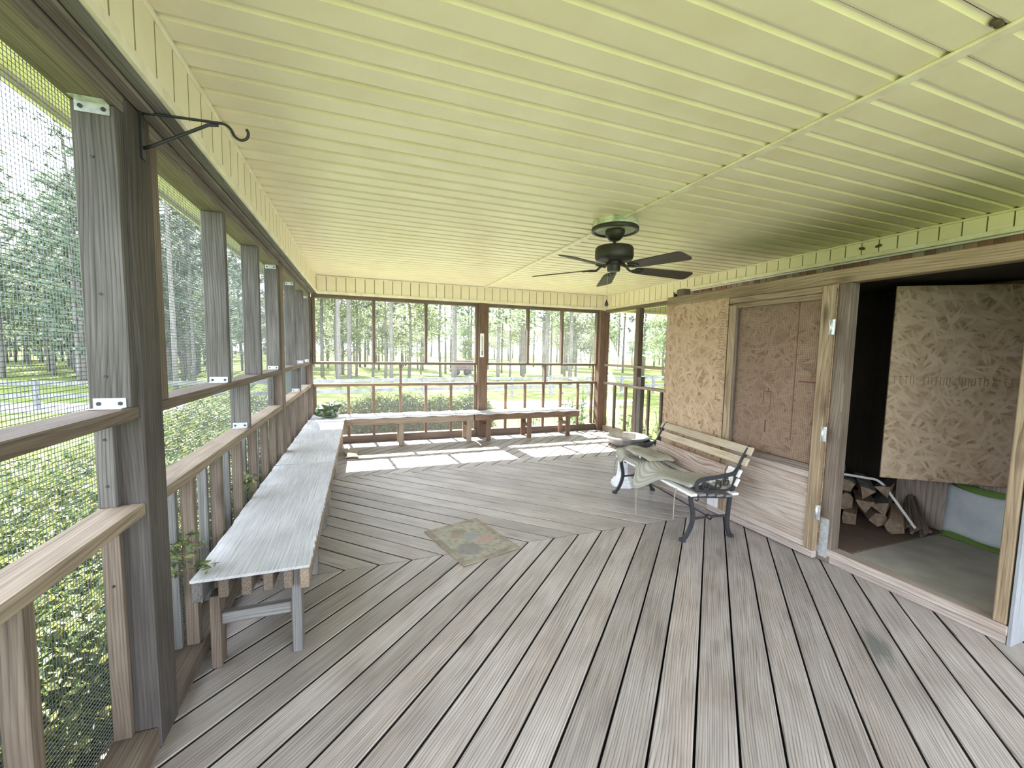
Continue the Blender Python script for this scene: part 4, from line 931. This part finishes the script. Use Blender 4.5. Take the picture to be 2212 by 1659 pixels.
# object axes: X along sheet, Z up -> rotate texture plane by using a rotated object: mesh already X-Z, so swap Y/Z in data
for v in hs_.data.vertices: v.co = Vector((v.co.x, v.co.z, -v.co.y))
hs_.matrix_basis = hs_.matrix_basis @ Matrix.Rotation(PI/2, 4, 'X'); WM[hs_] = hs_.matrix_basis.copy()
L2 = (p1-p0).length/2; R3 = []
x = -L2+0.02
rr = random.Random(5)
while x < L2-0.03:
    if rr.random() < 0.82: R3 += [(x, x+0.004, 0.0, 0.055), (x+0.018, x+0.022, 0.0, 0.055)] if rr.random() < .5 else [(x, x+0.022, 0.050, 0.055), (x+0.009, x+0.013, 0.0, 0.05)]
    x += 0.034
marks('printed_mark', R3, lambda p, q, d: tuple(WM[hs_] @ Vector((p, q, 0.0062+d))), GRMARK, hs_)
for o_ in (o1, o2):                                   # strand boards: put the flake plane in local XY
    o_.data = o_.data.copy()
    Rm = WM[o_].to_3x3(); loc = WM[o_].to_translation()
    B = Matrix(((0, 0, 1), (1, 0, 0), (0, 1, 0))).transposed()   # local x = world y, local y = world z, local z = world x
    Bn = Matrix(((0, 0, 1), (1, 0, 0), (0, 1, 0)))
    for v in o_.data.vertices: v.co = Bn.inverted() @ (Rm @ v.co)
    Mn = Matrix.Translation(loc) @ Bn.to_4x4(); old = WM[o_].copy()
    o_.matrix_basis = WM[cs_].inverted() @ Mn; WM[o_] = Mn
    for ch in o_.children: ch.matrix_basis = Mn.inverted() @ WM[ch]
tb = root('tote_bag', 'white tote bag with green edging leaning in the closet', 'bag', (4.11, 1.55, 0.088))
def bagpanel(name, y0, y1, z0, z1, x, dx, mat, par, curve=0.0, th=0.006):
    V = []; nu, nv = 12, 10
    for i in range(nu+1):
        for j in range(nv+1):
            u, v = i/nu, j/nv; yy = y0+(y1-y0)*u; zb = z0-curve*math.sin(u*PI)*0.3; zz = zb+(z1-zb)*v-curve*math.sin(u*PI)*v
            V.append((x+dx*v+0.008*math.sin(u*7+v*3), yy, zz))
    Fc = [(i*(nv+1)+j, (i+1)*(nv+1)+j, (i+1)*(nv+1)+j+1, i*(nv+1)+j+1) for i in range(nu) for j in range(nv)]
    m = smooth(mesh(name, V, Fc)); o = new(name, m, mat, par, Matrix.Identity(4))
    s = o.modifiers.new('thickness', 'SOLIDIFY'); s.thickness = th; s.offset = 0; return o
bagpanel('front_panel', 1.692, 1.27, 0.125, 0.475, 4.075, 0.030, TOTE, tb, 0.035)
bagpanel('back_panel', 1.678, 1.27, 0.10, 0.495, 4.108, 0.016, TOTEG, tb, 0.01)
bagpanel('gusset', 1.690, 1.27, 0.097, 0.135, 4.040, 0.045, TOTEG, tb, 0.02)
# firewood: split logs, each its own thing
def logmesh(seed, L=0.40, bark=None):
    rnd = random.Random(seed); k = rnd.choice((3, 4, 4, 5)); n = 6
    a0 = rnd.uniform(0, 6.28) if bark is None else bark-PI/k; ring = []
    for i in range(k):
        a = a0+2*PI*i/k+rnd.uniform(-.25, .25); r = rnd.uniform(0.052, 0.071); ring.append((r*math.cos(a), r*math.sin(a)))
    # add midpoints, one side bulged (bark)
    prof = []
    for i in range(k):
        p, q = ring[i], ring[(i+1) % k]; prof.append(p); mx, my = (p[0]+q[0])/2, (p[1]+q[1])/2; b_ = 1.18 if i == 0 else rnd.uniform(0.94, 1.04)
        prof.append((mx*b_, my*b_))
    pts = [(-L/2+L*i/n, rnd.uniform(-.004, .004), rnd.uniform(-.004, .004)) for i in range(n+1)]
    V, Fc = sweep(pts, prof, [rnd.uniform(.95, 1.05) for _ in pts], up=(0, 0, 1))
    m = mesh('log', V, Fc); m.materials.append(SPLIT); m.materials.append(BARK); m.materials.append(ENDG)
    for p in m.polygons:
        c = p.center; th = math.atan2(c.z, c.y) if abs(p.normal.x) < .7 else None
    kk = len(prof)
    for f_i, p in enumerate(m.polygons):
        if f_i < n*kk and (f_i % kk) in (0, 1): p.material_index = 1
        if f_i >= n*kk: p.material_index = 2
    return m
ax = Vector((-0.86, -0.50, 0)).normalized(); lat = Vector((-ax.y, ax.x, 0))      # lateral (points right in view)
lat = -lat if lat.dot(right) < 0 else lat
base = Vector((3.80, 1.985, 0.093))
rows = [(0.070, (-0.40, -0.27, -0.135, 0.0, 0.13), 'bottom'), (0.185, (-0.33, -0.20, -0.065, 0.065), 'middle'), (0.295, (-0.20, -0.07, 0.06), 'top')]
where = ['far left', 'left', 'centre', 'right', 'far right']
sd = 20
for ri, (z, xs_, nm) in enumerate(rows):
    for i, xo in enumerate(xs_):
        sd += 1; me = logmesh(sd, 0.40, (PI/2+0.4*math.sin(sd*1.7)) if ri == 2 or i % 2 else None)
        adv = 0.03*math.sin(sd*2.3)
        M = Matrix.Translation(base+lat*xo+ax*adv+Vector((0, 0, z))) @ frame(ax, (0, 0, 1)) @ Matrix.Rotation(0.16*math.sin(sd*1.9), 4, 'Z') @ Matrix.Rotation(0.06*math.sin(sd*3.1), 4, 'Y')
        o = bpy.data.objects.new('firewood_log', me); COL.objects.link(o); o.matrix_basis = M; WM[o] = M
        tag(o, '%s row split log, %s of %s counted from the left, in the closet woodpile' % (nm, ('first', 'second', 'third', 'fourth', 'fifth')[i], ('three', 'four', 'five')[len(xs_)-3]), 'firewood', 'split logs in the closet')
for i, (xo, z, ln, lb) in enumerate(((-0.33, 0.325, 0.5, 'long orange-brown split log lying loose at the upper left of the woodpile'), (-0.45, 0.215, 0.45, 'dark split log at the shadowed left edge of the woodpile'))):
    me = logmesh(70+i, ln); M = Matrix.Translation(base+lat*xo+Vector((0, 0, z+0.03))) @ frame(ax+lat*-0.55, (0, 0, 1))
    o = bpy.data.objects.new('firewood_log', me); COL.objects.link(o); o.matrix_basis = M; WM[o] = M; tag(o, lb, 'firewood', 'split logs in the closet')
stp = []
for k in range(11):
    t = k/10; xo = -0.24+0.47*t; z = 0.372-0.02*t if t < .55 else 0.361-0.30*(t-.55)/.45*1.0
    stp.append(base+lat*xo+ax*(0.10+0.03*t)+Vector((0, 0, z+0.01*math.sin(t*3))))
tag(tube('bundle_strap', bez(stp, 3), 0, STRAPW, None, prof=[(-0.009, -0.001), (0.009, -0.001), (0.009, 0.001), (-0.009, 0.001)], up=ax*0.8+Vector((0, 0, 0.6)), sm=False), 'white plastic strap around the bundled firewood', 'strap')
kb = root('kindling_bundle', 'fan of thin brown kindling sticks at the right end of the woodpile', 'kindling', base+lat*0.235)
rr = random.Random(12)
for i in range(14):
    q = base+lat*(0.17+0.0085*i+rr.uniform(-.004, .004))+Vector((0, 0, 0.055+0.014*(i % 5)))
    dd = (ax*1.0+lat*(-0.10+0.02*i)+Vector((0, 0, -0.25-0.01*i))).normalized()
    beam('stick', q-dd*0.24+Vector((0, 0, 0.03)), q+dd*0.13, 0.010+rr.random()*0.012, 0.016, BROWN, kb, bev=0.001)
tag(beam('wood_offcut', (4.11, 1.86, 0.104), (3.99, 1.72, 0.104), 0.03, 0.02, SILLW), 'short pale offcut lying at the foot of the closet back wall', 'offcut')

# ------------------------------------------------------------------ outside: lawn, drive, fence
gm = []; gf = []; n = 48
for i in range(n+1):
    for j in range(n+1):
        x = -130+260*i/n; yv = -60+260*j/n; d = math.hypot(x-1.7, yv-2.5)
        gm.append((x, yv, GZ+0.25*math.sin(x*0.05+1)*math.cos(yv*0.06)*min(1, d/40)+0.004*max(0, d-45)))
for i in range(n):
    for j in range(n): a = i*(n+1)+j; gf.append((a, a+n+1, a+n+2, a+1))
tag(new('lawn', smooth(mesh('lawn', gm, gf)), GRASS, None, Matrix.Identity(4)), 'sunlit yellow green lawn around the porch', 'lawn', kind='structure')
box('mulch_bed', (-2.3, -1.8, GZ-0.1), (-0.87, 8.0, GZ+0.05), SHADEGRND, None, 0)  # strip added to darken the shaded foot of the hedge
tag(bpy.data.objects['mulch_bed'], 'dark mulch strip under the hedge along the left wall', 'ground', kind='structure')
mb = box('mulch_bed', (-0.865, 6.62, GZ-0.1), (5.2, 8.0, GZ+0.045), SHADEGRND, None, 0); tag(mb, 'dark mulch strip under the hedge along the far wall', 'ground', kind='structure')
def cam2w(depth, lat_): f2 = Vector((math.sin(YAW), math.cos(YAW), 0)); return f2*depth+right*lat_
dv = []; df = []
cps = [(13.0, -30), (14.0, -18), (15.2, -9), (16.8, -2), (18.0, 3), (19.5, 9), (21, 18), (23, 32)]
cp3 = bez([Vector((a, b_, 0)) for a, b_ in cps], 5)
for q in cp3:
    w_ = cam2w(q.x-1.1, q.y); w2 = cam2w(q.x+1.1, q.y); dv += [(w_.x, w_.y, GZ+0.06), (w2.x, w2.y, GZ+0.06), (w_.x, w_.y, GZ-0.3), (w2.x, w2.y, GZ-0.3)]
for i in range(len(cp3)-1):
    a = 4*i; df += [(a, a+1, a+5, a+4), (a, a+4, a+6, a+2), (a+1, a+3, a+7, a+5)]
tag(new('driveway', mesh('driveway', dv, df), GRAVEL, None, Matrix.Identity(4)), 'pale gravel driveway crossing the lawn beyond the hedge', 'driveway', kind='structure')
fe = root('rail_fence', 'grey two-rail wooden paddock fence beyond the driveway', 'fence', cam2w(19, 0)+Vector((0, 0, GZ)))
fps = [(12.5, -26), (13.2, -19), (14.2, -13), (16.3, -8), (18.5, -4), (20.2, 0), (21.6, 4), (23.2, 8), (25, 12), (26.5, 17), (28, 23)]
fw = []
f3 = bez([Vector((a, b_, 0)) for a, b_ in fps], 2)
for q in f3: fw.append(cam2w(q.x, q.y))
for i, q in enumerate(fw):
    box('fence_post', (q.x-0.06, q.y-0.06, GZ-0.2), (q.x+0.06, q.y+0.06, GZ+1.08), FENCEW, fe, 0)
    if i < len(fw)-1:
        for z in (GZ+0.95, GZ+0.52): beam('fence_rail', q+Vector((0, 0, z)), fw[i+1]+Vector((0, 0, z)), 0.04, 0.14, FENCEW, fe, bev=0)
q = cam2w(38, -4.6)
tr = root('utility_trailer', 'small rust brown box trailer parked among the pines', 'trailer', (q.x, q.y, GZ), -YAW)
beam('trailer_box', (-0.95, 0, 0.95), (0.95, 0, 0.95), 1.3, 0.85, RUSTR, tr, world=False); beam('trailer_frame', (-1.2, 0, 0.48), (1.2, 0, 0.48), 1.2, 0.10, SCREW, tr, world=False)
for sx in (-0.45, 0.45):
    tube('wheel', [(sx, -0.68, 0.30), (sx, -0.52, 0.30)], 0.30, SCREW, tr, 16, world=False)

# ------------------------------------------------------------------ vegetation
def leaves(name, pts, size, mat, parent, seed, asp=0.42, upb=0.6, kind='stuff'):
    rnd = random.Random(seed); V = []; Fc = []
    for p in pts:
        s = size*rnd.uniform(.6, 1.25)
        d = Vector((rnd.gauss(0, 1), rnd.gauss(0, 1), rnd.gauss(0.25, .6))).normalized()
        nn = Vector((rnd.gauss(0, .7), rnd.gauss(0, .7), upb+rnd.gauss(0, .5)))
        sd_ = d.cross(nn)
        if sd_.length < 1e-3: continue
        sd_.normalize(); nn = sd_.cross(d); k = len(V); p = Vector(p)
        V += [p, p+d*s*.5+sd_*s*asp*.5+nn*s*.06, p+d*s, p+d*s*.5-sd_*s*asp*.5+nn*s*.06]
        Fc += [(k, k+1, k+2), (k, k+2, k+3)]
    return new(name, mesh(name, V, Fc), mat, parent, WM[parent] if parent else None, kind) if parent else mesh(name, V, Fc)
def hedge(x0, x1, y0, y1, ztop, n, label, seed, size=0.05, inner=None):
    rnd = random.Random(seed); t = root('hedge', label, 'hedge', ((x0+x1)/2, (y0+y1)/2, GZ)); c = WM[t].to_translation(); P = []
    while len(P) < n:
        x = rnd.uniform(x0, x1); yv = rnd.uniform(y0, y1)
        zt = ztop+0.07*math.sin(x*2.6+seed)+0.06*math.sin(yv*3.3+x)+0.04*math.sin(yv*8.1)+0.03*math.sin(x*11)
        ex = min(x-x0, x1-x)/0.28; ey = min(yv-y0, y1-yv)/0.28; e = max(0, min(1, ex, ey)); zt -= 0.30*(1-e)**2
        z = zt-abs(rnd.gauss(0, 0.16)) if rnd.random() < .55 else rnd.uniform(GZ+.05, zt)
        P.append(Vector((x, yv, z))-c)
    if inner:                                  # thick twiggy growth on the porch side
        a0, a1, b0, b1, zt, m_ = inner
        for _ in range(m_): P.append(Vector((rnd.uniform(a0, a1), rnd.uniform(b0, b1), rnd.uniform(GZ+.05, zt)))-c)
    leaves('foliage', P, size, HEDGEL, t, seed+1)
    V = []; Fc = []
    for i in range(int((x1-x0)*(y1-y0)*14)):
        x = rnd.uniform(x0+.1, x1-.1); yv = rnd.uniform(y0+.1, y1-.1); b0 = Vector((x, yv, GZ)); b1 = b0+Vector((rnd.uniform(-.15, .15), rnd.uniform(-.15, .15), ztop-GZ-0.15))
        v_, f_ = sweep([b0-c, (b0+b1)/2-c+Vector((rnd.uniform(-.05, .05), rnd.uniform(-.05, .05), 0)), b1-c], circ(0.008, 4), [1.3, 1, .5]); k = len(V); V += v_; Fc += [tuple(q+k for q in f) for f in f_]
    new('stems', mesh('stems', V, Fc), TWIG, t, WM[t], 'stuff')
    return t
hedge(-2.25, -0.87, -1.6, 6.80, 0.62, 90000, 'clipped evergreen hedge pressed against the left screened wall', 31, 0.050, (-1.35, -0.87, -0.6, 6.6, 0.50, 75000))
hedge(-1.9, 2.25, 6.92, 7.85, 0.58, 80000, 'bright evergreen hedge just outside the far screened wall', 32, 0.058, (-0.9, 2.2, 6.95, 7.35, 0.36, 45000))
def sprig(loc, d, label, seed, L=0.28, n=70):
    rnd = random.Random(seed); t = root('leafy_sprig', label, 'sprig', loc); d = Vector(d).normalized(); P = []
    ends = []
    for b_ in range(4):
        dd = (d+Vector((rnd.gauss(0, .35), rnd.gauss(0, .35), rnd.gauss(0.1, .35)))).normalized(); ends.append(dd*L*rnd.uniform(.6, 1))
        tube('twig', [loc, Vector(loc)+ends[-1]*0.5+Vector((0, 0, .01)), Vector(loc)+ends[-1]], 0.0018, TWIG, t, 5)
    for i in range(n): P.append(ends[i % 4]*rnd.uniform(.2, 1.02)+Vector((rnd.gauss(0, .012), rnd.gauss(0, .012), rnd.gauss(0, .012))))
    leaves('foliage', P, 0.04, HEDGEL, t, seed+5)
sprig((-0.79, 1.98, 0.46), (0.55, 0.3, 0.25), 'green hedge sprig poking through the mesh by the bench end', 41, 0.22, 110)
sprig((-0.79, 2.95, 0.50), (0.7, 0.25, 0.15), 'small hedge sprig poking between balusters behind the bench', 42, 0.20, 70)
# broad-leaved plants beyond the right corner
def canna(loc, hgt, ns, seed, label):
    rnd = random.Random(seed); t = root('leafy_plant', label, 'plant', loc, group='broad-leaved plants by the right screened wall')
    V = []; Fc = []
    for s_ in range(ns):
        a = rnd.uniform(0, 6.28); lean = rnd.uniform(.05, .28); top = Vector((math.cos(a)*lean, math.sin(a)*lean, hgt*rnd.uniform(.75, 1.05)))
        bx_, by_ = rnd.uniform(-.15, .15), rnd.uniform(-.15, .15)
        P = bez([(bx_, by_, 0), (bx_+top.x*.35, by_+top.y*.35, top.z*.55), (bx_+top.x, by_+top.y, top.z)], 3)
        tube('stem', [Vector(loc)+p for p in P], 0.006, CANNAL, t, 5)
        for l in range(9):
            f = 0.25+0.75*l/8; q = P[min(len(P)-1, int(f*(len(P)-1)))]
            b_ = a+l*2.4+rnd.uniform(-.3, .3); d = Vector((math.cos(b_), math.sin(b_), 0.55)); L = rnd.uniform(.16, .30); wv = 0.05
            sd_ = Vector((-math.sin(b_), math.cos(b_), 0)); k = len(V)
            for i in range(5):
                u = i/4; c = q+d*L*u+Vector((0, 0, -0.35*L*u*u)); w_ = wv*math.sin(PI*(0.12+0.86*u)); V += [c+sd_*w_, c-sd_*w_+Vector((0, 0, 0.006))]
            for i in range(4): Fc.append((k+2*i, k+2*i+1, k+2*i+3, k+2*i+2))
    new('foliage', mesh('foliage', V, Fc), CANNAL, t, WM[t], 'stuff')
lbp = 'broad-leaved green plant growing outside the right end of the porch'
rr = random.Random(8)
for i, (x, yv, hh) in enumerate(((3.55, 7.05, 1.55), (3.95, 7.0, 1.75), (4.5, 6.9, 1.45), (4.65, 6.35, 1.30), (4.6, 5.8, 1.25), (4.75, 5.3, 1.45), (4.95, 5.15, 1.35), (5.3, 6.2, 1.15), (5.2, 5.5, 1.2), (3.0, 7.25, 1.15), (4.15, 7.5, 1.5))):
    canna((x, yv, GZ), hh, 7, 100+i, lbp)
# trees
def pine(seed, Ht, c0):
    rnd = random.Random(seed); V = []; Fc = []; N = []; NF = []
    bend = [rnd.uniform(-.25, .25), rnd.uniform(-.25, .25)]
    def axis(h): t = h/Ht; return Vector((bend[0]*t*t*2, bend[1]*t*t*2, h))
    def add(v_, f_):
        k = len(V); V.extend(v_); Fc.extend([tuple(q+k for q in f) for f in f_])
    add(*sweep([axis(Ht*i/9) for i in range(10)], circ(1.0, 8), [0.135*(1-0.82*i/9)+0.012 for i in range(10)]))
    nb = 34
    for b_ in range(nb):
        f = c0+(1-c0)*(b_/nb)**1.0; h = Ht*f; a = b_*2.4+rnd.uniform(-.4, .4); L = Ht*0.20*(1.15-f)*rnd.uniform(.6, 1.15)+0.5
        o = axis(h); d = Vector((math.cos(a), math.sin(a), rnd.uniform(0.0, .45)))
        pts = [o, o+d*L*.5+Vector((0, 0, -.04*L)), o+d*L]
        add(*sweep(pts, circ(0.028, 4), [1.1, .7, .3]))
        for c in range(5):
            q = o+d*L*(0.35+0.16*c)+Vector((rnd.gauss(0, .18), rnd.gauss(0, .18), rnd.gauss(0, .15)))
            for e in range(26):
                dd = Vector((rnd.gauss(0, 1), rnd.gauss(0, 1), rnd.gauss(.25, .8))).normalized(); s_ = dd.orthogonal().normalized(); k = len(N); ln = rnd.uniform(.24, .5)
                N.extend([q+s_*.04, q-s_*.04, q+dd*ln]); NF.append((k, k+1, k+2))
    for b_ in range(7):                       # dead lower limbs
        h = Ht*rnd.uniform(.12, c0); a = rnd.uniform(0, 6.28); o = axis(h); d = Vector((math.cos(a), math.sin(a), rnd.uniform(.1, .6))); add(*sweep([o, o+d*.5, o+d*1.1+Vector((0, 0, .1))], circ(0.018, 4), [1, .7, .3]))
    return smooth(mesh('trunk', V, Fc)), mesh('needles', N, NF)
pines = [pine(200+i, h, c) for i, (h, c) in enumerate(((20, .42), (18, .34), (22, .48), (16, .26), (13, .14)))]
def tree(var, loc, sc, rz, label, group=None, name='pine_tree'):
    t = root(name, label, 'tree', loc, rz, group); t.scale = (sc, sc, sc)
    WM[t] = Matrix.Translation(loc) @ Matrix.Rotation(rz, 4, 'Z') @ Matrix.Diagonal((sc, sc, sc, 1))
    tk, nd_ = var
    a = bpy.data.objects.new('trunk', tk); b_ = bpy.data.objects.new('crown', nd_)
    if not tk.materials: tk.materials.append(TRUNK)
    if not nd_.materials: nd_.materials.append(NEEDLE if name == 'pine_tree' else UNDER)
    for o in (a, b_): COL.objects.link(o); o.parent = t
    b_['kind'] = 'stuff'
    return t
def broad(seed, Ht, R, n=3600):
    rnd = random.Random(seed); V = []; Fc = []
    def add(v_, f_):
        k = len(V); V.extend(v_); Fc.extend([tuple(q+k for q in f) for f in f_])
    add(*sweep([(0, 0, 0), (.08, .05, Ht*.3), (-.05, .1, Ht*.62), (.05, 0, Ht*.9)], circ(0.075, 6), [1.2, 1, .7, .25])); tips = []
    for b_ in range(22):
        h = Ht*rnd.uniform(.22, .9); a = rnd.uniform(0, 6.28); L = R*rnd.uniform(.5, 1.1)*(1.1-0.6*h/Ht); o = Vector((0, .05, h)); d = Vector((math.cos(a), math.sin(a), rnd.uniform(.1, .6)))
        add(*sweep([o, o+d*L*.6, o+d*L], circ(0.02, 4), [1, .7, .3])); tips.append((o, d*L))
    P = []
    for i in range(n):
        o, d = tips[i % 22]; P.append(o+d*rnd.uniform(.3, 1.1)+Vector((rnd.gauss(0, .28), rnd.gauss(0, .28), rnd.gauss(0, .22))))
    return smooth(mesh('trunk', V, Fc)), leaves('crown', P, 0.16, None, None, seed, 0.55)
broads = [broad(300+i, h, r) for i, (h, r) in enumerate(((6.5, 2.0), (8.0, 2.3), (5.0, 1.8)))]
GP = 'pines of the stand beyond the fence'; GU = 'leafy saplings under the pines'
lp = 'tall bare-trunked pine in the stand beyond the rail fence'; lu = 'light green leafy sapling under the pines'
def gz(p):
    d = math.hypot(p.x-1.7, p.y-2.5); return GZ+0.25*math.sin(p.x*0.05+1)*math.cos(p.y*0.06)*min(1, d/40)+0.004*max(0, d-45)-0.06
rt = random.Random(77)
sing = [(24.0, -23.0, 4, 1.15, 'dense pine at the far left edge of the view through the near screen'), (22.5, -19.6, 1, 1.0, 'big-crowned pine seen through the screen just left of the near post'),
        (25.5, -26.5, 3, 1.1, 'full-crowned pine standing behind the leftmost fence rails'), (27.0, -22.6, 4, 1.35, 'tall pine with branches down to the ground at the left edge'), (26.0, -25.0, 1, 0.95, 'pine between the two densest trees at the far left'),
        (19.0, -15.6, 2, 0.80, 'lone slim pine with bare side limbs seen right of the near post'), (29.0, 2.35, 0, 1.35, 'thickest pine trunk seen through the right half of the far screens')]
for dp, la, k, sc, lb in sing:
    p = cam2w(dp, la); tree(pines[k], (p.x, p.y, gz(p)), sc, rt.uniform(0, 6), lb)
cnt = 0; spots = []
while cnt < 200:
    dp = 24+60*rt.random()**1.15; la = rt.uniform(-1.42, 0.80)*dp
    p = cam2w(dp, la)
    if p.x > 7 and p.y < 12: continue
    if any((p-q).length < 2.0 for q in spots): continue
    if la/dp < -0.95 and dp < 27: continue
    spots.append(p); k = rt.choice((0, 0, 1, 2, 2, 3)) if la/dp > -0.55 else rt.choice((1, 3, 4, 1, 4))
    tree(pines[k], (p.x, p.y, gz(p)), rt.uniform(.62, 1.1), rt.uniform(0, 6.28), lp, GP); cnt += 1
cnt = 0
while cnt < 46:
    dp = 23+26*rt.random(); la = rt.uniform(-1.5, -0.62)*dp; p = cam2w(dp, la)
    if any((p-q).length < 1.6 for q in spots): continue
    spots.append(p); tree(pines[rt.choice((1, 3, 4, 4))], (p.x, p.y, gz(p)), rt.uniform(.7, 1.0), rt.uniform(0, 6.28), 'bushy pine in the thick stand seen through the left screens', 'bushy pines left of the porch'); cnt += 1
cnt = 0
while cnt < 100:
    dp = 27+60*rt.random(); la = rt.uniform(-1.35, 0.78)*dp; p = cam2w(dp, la)
    if p.x > 7 and p.y < 12: continue
    tree(rt.choice(broads), (p.x, p.y, gz(p)), rt.uniform(.8, 1.9), rt.uniform(0, 6.28), lu, GU, 'sapling'); cnt += 1

lfar = 'distant leafy tree on the bright horizon behind the pines'; cnt = 0
while cnt < 60:
    dp = 88+30*rt.random(); la = rt.uniform(-1.35, 0.78)*dp; p = cam2w(dp, la)
    tree(rt.choice(broads), (p.x, p.y, gz(p)), rt.uniform(1.5, 2.6), rt.uniform(0, 6.28), lfar, 'distant trees behind the pines', 'distant_tree'); cnt += 1

for (lc, lb, rz) in (((4.113, 2.405, 2.345), 'left brown mud wasp nest on the cream band above the closet', 0.3), ((4.113, 2.281, 2.340), 'right brown mud wasp nest on the cream band above the closet', -0.2)):
    bm = bmesh.new()
    for k in range(3): bmesh.ops.create_uvsphere(bm, u_segments=10, v_segments=7, radius=1.0, matrix=Matrix.Translation((0, 0.012*(k-1), 0.004*(k % 2))) @ Matrix.Diagonal((0.010, 0.013, 0.011, 1)))
    m = bpy.data.meshes.new('wasp_nest'); bm.to_mesh(m); bm.free(); smooth(m)
    tag(new('wasp_nest', m, TWIG, None, Matrix.Translation(lc) @ Matrix.Rotation(rz, 4, 'X')), lb, 'wasp nest')
bm = bmesh.new()
for k in range(3): bmesh.ops.create_uvsphere(bm, u_segments=10, v_segments=7, radius=1.0, matrix=Matrix.Translation((0.012*(k-1), 0.0, 0.003*(k % 2))) @ Matrix.Diagonal((0.013, 0.012, 0.008, 1)))
m = bpy.data.meshes.new('wasp_nest'); bm.to_mesh(m); bm.free(); smooth(m)
tag(new('wasp_nest', m, TWIG, None, Matrix.Translation((1.806, 0.745, 2.408))), 'dark wasp nest in a ceiling groove beside the joint strip', 'wasp nest')
